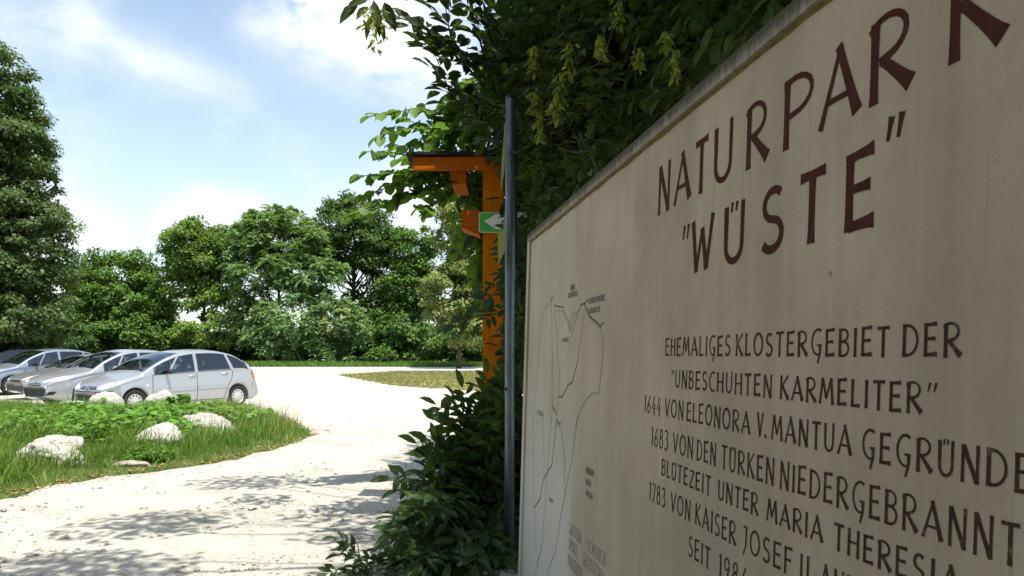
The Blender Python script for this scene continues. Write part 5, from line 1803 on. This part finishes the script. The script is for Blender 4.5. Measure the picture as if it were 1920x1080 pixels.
    bvh = BVHTree.FromPolygons([Vector(v) for v in V], allf)

    def project(poly, axis, sd=-1, off=.006, cuts=3):
        """lay a 2-D outline on the body from the side ((x, z)) or the front ((y, z))"""
        bm = bmesh.new()
        vs = [bm.verts.new((p[0], p[1], 0)) for p in poly]
        f_ = bm.faces.new(vs)
        bmesh.ops.triangulate(bm, faces=[f_])
        bmesh.ops.subdivide_edges(bm, edges=list(bm.edges), cuts=cuts, use_grid_fill=True)
        out = []
        bm.verts.index_update()
        for v in bm.verts:
            if axis == 'side': o, d = Vector((v.co.x, sd * 3, v.co.y)), Vector((0, -sd, 0))
            elif axis == 'rear': o, d = Vector((L_ + 2, v.co.x, v.co.y)), Vector((-1, 0, 0))
            else: o, d = Vector((-2, v.co.x, v.co.y)), Vector((1, 0, 0))
            h, nn, _, _ = bvh.ray_cast(o, d)
            if h is None:
                h = bvh.find_nearest(o + d * (3 - hw0 if axis == 'side' else 2))[0]; nn = -d
            if nn.dot(d) > 0: nn = -nn
            out.append(h + nn * off)
        bm.verts.index_update()
        fs = [[v.index for v in q.verts] for q in bm.faces]
        bm.free()
        return out, fs

    def patch(name, groups, mat, axis, off=.006, mirror=True):
        """groups: each a list of outlines that make one piece; one mesh per piece and side"""
        for polys in groups:
            for s in ((-1, 1) if mirror else (-1,)):
                mbs = MB()
                for poly in polys:
                    if axis == 'side': v, fs = project(poly, 'side', s, off)
                    else: v, fs = project([(p[0] * s * -1, p[1]) for p in poly], axis, s, off)
                    mbs.add(v, fs)
                mbs.build(name, mat, root, True)

    def strip(pts, w):
        P = np.array(pts, float)
        if len(P) < 2: return []
        out = []
        for a, b_ in zip(P[:-1], P[1:]):
            t = unit(b_ - a); nn = np.array([-t[1], t[0]]) * w / 2
            out.append([tuple(a - nn), tuple(b_ - nn), tuple(b_ + nn), tuple(a + nn)])
        return out
    patch('door_seam', [strip(ln, .014) for ln in sp['seams']], M['dark_gap'], 'side', .003)
    if sp.get('pillars'):
        patch('window_pillar', [strip(ln, .05) for ln in sp['pillars']], paint, 'side', .008)
    if sp.get('gasket'):
        patch('window_gasket', [strip(ln, .02) for ln in sp['gasket']], M['trim_grey'], 'side', .005)
    for k, poly in enumerate(sp['headlight']):
        for s in (-1, 1):
            v, fs = project([(p[0] * s, p[1]) for p in poly], 'front', s, .009)
            o = mesh_obj('headlight', v, fs, M['lamp_glass'], root, True)
    patch('grille', [[q] for q in sp['grille'][:1]], M['black_plastic'], 'front', .006, False)
    patch('air_intake', [[q] for q in sp['grille'][1:]], M['black_plastic'], 'front', .006, False)
    if sp.get('grille_bar'): patch('grille_bar', [[q] for q in sp['grille_bar']], M['chrome'], 'front', .014, False)
    if sp.get('emblem'): patch('emblem', [sp['emblem']], M['chrome'], 'front', .022, False)
    if sp.get('bumper_line'):
        patch('bumper_line', [strip(ln, .016) for ln in sp['bumper_line']], M['dark_gap'], 'front', .004, True)
    if sp.get('side_strip'): patch('side_strip', [[q] for q in sp['side_strip']], M['silver'] if sp['paint'] == 'silver' else paint, 'side', .02)
    if sp.get('indicator'): patch('side_indicator', [[q] for q in sp['indicator']], M['lamp_glass'], 'side', .01)
    # tail lamps, wrapped round the rear corner
    for s in (-1, 1):
        v, fs = project(sp['tail_side'], 'side', s, .009)
        mb = MB(); mb.add(v, fs)
        v, fs = project([(p[0] * s, p[1]) for p in sp['tail_rear']], 'rear', s, .009)
        mb.add(v, fs)
        mb.build('tail_lamp', M['red_lamp'], root, True)
    # handles
    for (hx, hz) in sp['handles']:
        for s in (-1, 1):
            h, nn, _, _ = bvh.ray_cast(Vector((hx, 3 * s, hz)), Vector((0, -s, 0)))
            mb = MB(); rot_box(mb, (hx, h.y + s * .018, hz), (.19, .03, .032), bev=.009)
            mb.build('door_handle', paint, root, True)
    # mirrors
    for s in (-1, 1):
        mx, mz = sp['mirror']
        h, nn, _, _ = bvh.ray_cast(Vector((mx, 3 * s, mz)), Vector((0, -s, 0)))
        bm = bmesh.new(); bmesh.ops.create_uvsphere(bm, u_segments=16, v_segments=10, radius=1)
        vv = []
        bm.verts.index_update()
        for v in bm.verts:
            x = v.co.x * (.075 if v.co.x < 0 else .035)
            vv.append((mx + x, h.y + s * .13 + v.co.y * .115, mz + .05 + v.co.z * .072))
        mb = MB(); mb.add(vv, [[v.index for v in f_.verts] for f_ in bm.faces]); bm.free()
        om = mb.build('wing_mirror', M[sp.get('mirror_mat', 'silver')] if s else None, root, True)
        mb = MB(); rot_box(mb, (mx + .01, h.y + s * .03, mz + .0), (.06, .10, .04), bev=.01); mb.build('mirror_arm', M['black_plastic'], om)
    # wheels
    for cx_ in (fa, ra):
        for s in (-1, 1):
            yo = s * (hw0 * .955)
            Mx = Matrix.Translation((cx_, yo, r)) @ Matrix.Rotation(R(90) * s, 4, 'X')
            mb = MB()     # outward is -z of the lathe frame for either side
            mb.lathe([(r * .66, .18), (r * .86, .19), (r * .97, .17), (r, .14), (r, .04), (r * .975, .012), (r * .88, -.006), (r * .70, .004), (r * .665, .02)], Mx, 36)
            ty = mb.build('wheel', M['rubber'], root, True)
            mb = MB()
            mb.lathe([(r * .665, .02), (r * .64, .004), (r * .60, .006), (r * .56, .020)], Mx, 36)
            mb.lathe([(r * .62, .05), (.001, .05)], Mx, 24, 1)
            ns = sp['spokes']
            for k in range(ns):
                a = 2 * math.pi * k / ns + .2
                w0, w1 = sp['spoke_w']
                pts = [(r * .10, -w0), (r * .61, -w1), (r * .61, w1), (r * .10, w0)]
                ca, sa = math.cos(a), math.sin(a)
                T = lambda x, y, z: Mx @ Vector((x * ca - y * sa, x * sa + y * ca, z))
                fv = [T(x, y, .010 + (.012 if x > r * .5 else 0)) for x, y in pts] + [T(x, y * 1.25, .05) for x, y in pts]
                mb.add(fv, [(0, 1, 2, 3), (4, 7, 6, 5), (0, 4, 5, 1), (1, 5, 6, 2), (2, 6, 7, 3), (3, 7, 4, 0)])
            mb.lathe([(r * .22, .03), (r * .20, .002), (r * .10, -.004), (.001, -.006)], Mx, 20)
            mb.build('rim', [M['alloy'], M['dark_gap']], ty, False)
    # cabin
    mb = MB(); zb0 = interp(rs, sp['belt'])
    rot_box(mb, ((cowl + L_) / 2, 0, .48), (L_ - cowl - .5, W_ * .80, .1))
    for s in (-1, 1):
        rot_box(mb, ((cowl + .35 + L_ - .5) / 2, s * hw0 * .885, .70), (L_ - cowl - .95, .03, zb0 * 2 - 1.44 - .04))
    rot_box(mb, (cowl + .42, 0, zb0 - .16), (.42, W_ * .78, .24), bev=.06)
    mb.build('cabin_tub', M['interior'], root)
    seatm = M[sp.get('seat_mat', 'interior')]
    for (sx, ys) in ((sp['seats'][0], (-.38, .38)), (sp['seats'][1], (-.42, 0, .42))):
        for y in ys:
            mb = MB()
            rot_box(mb, (sx - .2, y, .62), (.50, .46, .14), bev=.05)
            rot_box(mb, (sx + .13, y, .92), (.13, .44, .60), ry=R(14), bev=.05)
            rot_box(mb, (sx + .24, y, zb0 + .26), (.09, .25, .17), ry=R(8), bev=.035)
            mb.tube([(sx + .20, y - .06, zb0 + .05), (sx + .23, y - .06, zb0 + .22)], .008, 5)
            mb.tube([(sx + .20, y + .06, zb0 + .05), (sx + .23, y + .06, zb0 + .22)], .008, 5)
            mb.build('seat', seatm, root, True)
    mb = MB()
    cx_, cz_ = sp['seats'][0] - .52, zb0 - .02
    Ms = Matrix.Translation((cx_, -.38, cz_)) @ Matrix.Rotation(R(-65), 4, 'Y')
    ring = [tuple(Ms @ Vector((.18 * math.cos(a), .18 * math.sin(a), 0))) for a in np.linspace(0, 2 * math.pi, 25)]
    mb.tube(ring, .014, 6, False)
    mb.tube([tuple(Ms @ Vector((-.17, 0, 0))), tuple(Ms @ Vector((.17, 0, 0)))], .012, 5)
    mb.build('steering_wheel', M['black_plastic'], root, True)
    # wipers and aerial
    for (y0_, y1_) in ((-.62, .02), (-.02, .55)):
        mb = MB(); P = []
        for t in np.linspace(0, 1, 7):
            x = cowl + .13 + .10 * t; y = y0_ + (y1_ - y0_) * t
            h, nn, _, _ = bvh.ray_cast(Vector((x, y, 3)), Vector((0, 0, -1)))
            P.append(h + Vector((0, 0, .022)))
        mb.tube(P, .011, 5); mb.build('wiper', M['black_plastic'], root)
    ax = sp.get('aerial', re_ - .15)
    h, nn, _, _ = bvh.ray_cast(Vector((ax, 0, 3)), Vector((0, 0, -1)))
    mb = MB(); mb.tube([h - Vector((0, 0, .01)), h + Vector((.10, 0, .10))], [.008, .003], 6); mb.build('aerial', M['black_plastic'], root)
    return root


def sx_(pts, k):
    return [(x * k, z) for x, z in pts]


def build_cars():
    grp = 'cars parked in a row behind the planted island'
    k = 1.15
    A = (math.cos(R(60)), math.sin(R(60)))       # rearwards
    N_ = (-math.sin(R(60)), math.cos(R(60)))     # to the far side
    mid = np.array([-8.735, 20.24])
    mpv = dict(L=4.276 * k, W=1.80, fa=.80 * k, ra=3.56 * k, r=.315, cowl=.98 * k, roof_start=1.98 * k, roof_end=3.62 * k, rear_glass_end=4.0 * k, paint='silver',
               top=sx_([(0, .58), (.02, .67), (.08, .745), (.22, .82), (.5, .92), (.8, 1.01), (.98, 1.075), (1.3, 1.27), (1.6, 1.44), (1.98, 1.585), (2.4, 1.655), (2.8, 1.67), (3.3, 1.635), (3.62, 1.56), (3.85, 1.40), (4.02, 1.22), (4.12, 1.05), (4.20, .92), (4.25, .72), (4.276, .60)], k),
               belt=sx_([(.98, .945), (1.5, .985), (2.4, 1.03), (3.2, 1.07), (3.7, 1.10), (4.0, 1.02), (4.276, .5)], k),
               slant=sx_([(0, 0), (2.2, 0), (2.4, .03), (3.1, -.12), (3.4, -.40), (3.8, -.55), (4.0, -.2), (4.276, 0)], k),
               cuts=[1.18 * k, 2.31 * k, 2.39 * k, 3.34 * k, 3.43 * k, 3.90 * k, 1.26 * k],
               side_windows=[(1.26 * k, 2.31 * k), (2.39 * k, 3.34 * k), (3.43 * k, 3.90 * k)],
               pillars=[sx_([(1.58, .99), (1.92, 1.49)], k)],
               gasket=[sx_([(1.2, .985), (1.6, 1.01), (2.31, 1.045)], k), sx_([(2.39, 1.05), (3.36, 1.095)], k)],
               seams=[sx_([(1.22, .30), (1.20, .6), (1.22, .96)], k), sx_([(2.35, .25), (2.35, .7), (2.36, 1.03)], k), sx_([(3.40, 1.07), (3.36, .86), (3.22, .62), (3.12, .30)], k), sx_([(1.22, .275), (3.12, .275)], k), sx_([(3.98, .56), (4.05, .74), (4.10, .78)], k)],
               headlight=[[(.36, .655), (.40, .71), (.56, .785), (.70, .83), (.74, .78), (.70, .68), (.56, .63)]],
               grille=[[(-.33, .645), (.33, .645), (.30, .715), (-.30, .715)], [(-.50, .37), (.50, .37), (.46, .49), (-.46, .49)]],
               grille_bar=[[(-.31, .675), (-.10, .675), (-.10, .687), (-.31, .687)], [(.10, .675), (.31, .675), (.31, .687), (.10, .687)]],
               emblem=[[(-.085, .63), (0, .675), (.085, .63), (.085, .655), (0, .70), (-.085, .655)], [(-.085, .675), (0, .72), (.085, .675), (.085, .70), (0, .745), (-.085, .70)]],
               bumper_line=[[(0, .585), (.5, .59), (.78, .61)]],
               side_strip=[sx_([(1.30, .545), (2.33, .575), (2.33, .635), (1.32, .60), (1.27, .575)], k), sx_([(2.37, .577), (3.20, .60), (3.22, .645), (2.37, .637)], k)],
               indicator=[sx_([(1.03, .71), (1.11, .715), (1.11, .745), (1.03, .74)], k)],
               tail_side=sx_([(4.06, .80), (4.17, .80), (4.16, .98), (4.11, 1.10), (4.05, 1.10), (4.03, .95)], k), tail_rear=[(.66, .80), (.84, .80), (.82, 1.08), (.70, 1.08)],
               handles=[(2.22 * k, .935), (3.16 * k, .985)], mirror=(1.56 * k, 1.03), mirror_mat='black_plastic', spokes=11, spoke_w=(.022, .030), nose_cut=.60, seats=(2.12 * k, 3.05 * k), aerial=2.2 * k)
    def put(sp, da, dn, label, dr=0):
        c = mid + np.array(A) * da + np.array(N_) * dn
        ox, oy = (sp['fa'] + sp['ra']) / 2, -(sp['W'] / 2 - .06)
        a = R(60 + dr)
        loc = (c[0] - (ox * math.cos(a) - oy * math.sin(a)), c[1] - (ox * math.sin(a) + oy * math.cos(a)), gz(0, c[1]))
        return make_car(sp, label, loc, a, grp)
    put(mpv, 0, 0, 'nearest car, a silver five door people carrier with its red tail lamp showing')
    k2 = 1.12
    cm = dict(mpv)
    cm.update(nose_cut=.9, L=4.38 * k2, W=1.86, fa=.90 * k2, ra=3.55 * k2, r=.33, cowl=1.10 * k2, roof_start=2.05 * k2, roof_end=3.75 * k2, rear_glass_end=4.1 * k2, paint='silver_two', mirror_mat='silver_two', nose=.34,
              top=sx_([(0, .62), (.02, .72), (.10, .80), (.3, .90), (.7, 1.0), (1.10, 1.10), (1.5, 1.36), (1.8, 1.52), (2.05, 1.62), (2.5, 1.69), (3.0, 1.69), (3.5, 1.63), (3.75, 1.56), (4.1, 1.2), (4.3, .9), (4.38, .62)], k2),
              belt=sx_([(1.10, .97), (1.6, 1.02), (2.6, 1.09), (3.6, 1.17), (4.0, 1.05), (4.38, .5)], k2),
              slant=sx_([(0, 0), (2.2, 0), (3.1, -.15), (3.8, -.5), (4.38, 0)], k2),
              cuts=[1.42 * k2, 2.42 * k2, 2.50 * k2, 3.35 * k2, 3.43 * k2, 3.8 * k2], side_windows=[(1.42 * k2, 2.42 * k2), (2.50 * k2, 3.35 * k2), (3.43 * k2, 3.8 * k2)],
              pillars=[sx_([(1.75, 1.03), (2.0, 1.5)], k2)], gasket=[sx_([(1.4, 1.02), (2.42, 1.09)], k2), sx_([(2.5, 1.1), (3.35, 1.16)], k2)],
              seams=[sx_([(1.30, .30), (1.28, .6), (1.34, 1.0)], k2), sx_([(2.46, .25), (2.46, 1.08)], k2), sx_([(3.40, 1.12), (3.32, .86), (3.1, .30)], k2)],
              headlight=[[(.34, .72), (.50, .80), (.70, .885), (.80, .93), (.80, .86), (.72, .77), (.52, .71)]],
              grille=[[(-.34, .64), (.34, .64), (.30, .70), (-.30, .70)], [(-.46, .33), (.46, .33), (.56, .54), (-.56, .54)], [(.60, .36), (.74, .38), (.78, .47), (.66, .46)], [(-.60, .36), (-.74, .38), (-.78, .47), (-.66, .46)]],
              grille_bar=[[(-.31, .663), (.31, .663), (.31, .675), (-.31, .675)]], emblem=[[(.085 * math.cos(t), .73 + .034 * math.sin(t)) for t in np.linspace(0, 2 * math.pi, 13)[:-1]]],
              bumper_line=[], side_strip=None, indicator=None,
              tail_side=sx_([(4.1, .85), (4.25, .85), (4.15, 1.1), (4.05, 1.1)], k2), tail_rear=[(.6, .85), (.84, .85), (.8, 1.08), (.66, 1.08)],
              handles=[(2.3 * k2, .96), (3.2 * k2, 1.0)], mirror=(1.66 * k2, 1.06), spokes=10, spoke_w=(.018, .014), seats=(2.25 * k2, 3.15 * k2), seat_mat='interior_light', aerial=3.6 * k2)
    put(cm, .95, 4.0, 'bright silver people carrier with slanted headlights, between the nearest car and the grey hatchback')
    k3 = 1.08
    hb = dict(cm)
    hb.update(L=4.2 * k3, W=1.76, fa=.84 * k3, ra=3.40 * k3, r=.31, cowl=1.12 * k3, roof_start=2.0 * k3, roof_end=3.5 * k3, rear_glass_end=3.9 * k3, paint='warm_grey', mirror_mat='warm_grey',
              top=sx_([(0, .58), (.02, .67), (.10, .74), (.3, .84), (.7, .94), (1.12, 1.02), (1.5, 1.24), (1.8, 1.39), (2.0, 1.46), (2.5, 1.53), (3.0, 1.52), (3.5, 1.42), (3.9, 1.12), (4.1, .88), (4.2, .6)], k3),
              belt=sx_([(1.12, .90), (1.6, .95), (2.6, 1.0), (3.4, 1.05), (3.9, .95), (4.2, .5)], k3), slant=sx_([(0, 0), (2.2, 0), (3.1, -.15), (3.6, -.5), (4.2, 0)], k3),
              cuts=[1.45 * k3, 2.32 * k3, 2.40 * k3, 3.2 * k3, 3.28 * k3, 3.55 * k3], side_windows=[(1.45 * k3, 2.32 * k3), (2.40 * k3, 3.2 * k3), (3.28 * k3, 3.55 * k3)],
              pillars=[sx_([(1.72, .96), (1.95, 1.36)], k3)], gasket=[], seams=[sx_([(1.30, .30), (1.3, .92)], k3), sx_([(2.36, .25), (2.36, 1.0)], k3), sx_([(3.25, 1.04), (3.2, .8), (3.0, .30)], k3)],
              headlight=[[(.36, .66), (.50, .75), (.70, .82), (.76, .79), (.70, .70), (.52, .65)]],
              grille=[[(-.34, .60), (.34, .60), (.30, .66), (-.30, .66)], [(-.5, .32), (.5, .32), (.46, .46), (-.46, .46)]], grille_bar=None, emblem=None,
              tail_side=sx_([(3.9, .85), (4.05, .85), (4.0, 1.0), (3.88, 1.05)], k3), tail_rear=[(.6, .85), (.8, .85), (.78, 1.0), (.66, 1.02)],
              handles=[(2.2 * k3, .9), (3.05 * k3, .93)], mirror=(1.66 * k3, .98), seats=(2.2 * k3, 3.0 * k3), seat_mat='interior', aerial=3.3 * k3)
    put(hb, 2.3, 8.2, 'low warm grey hatchback between the bright silver people carrier and the pale blue car')
    bl = dict(cm); bl.update(paint='ice_blue', mirror_mat='black_plastic', seat_mat='interior', emblem=None)
    put(bl, 2.8, 11.8, 'pale blue car with a dark wing mirror, between the grey hatchback and the black car')
    bk = dict(hb); bk.update(paint='black_paint', mirror_mat='black_plastic')
    bk['top'] = [(x, z * 1.10) for x, z in hb['top']]; bk['belt'] = [(x, z * 1.06) for x, z in hb['belt']]
    put(bk, 3.7, 16.5, 'black car at the far end of the parked row, beyond the pale blue car')


build_cars()
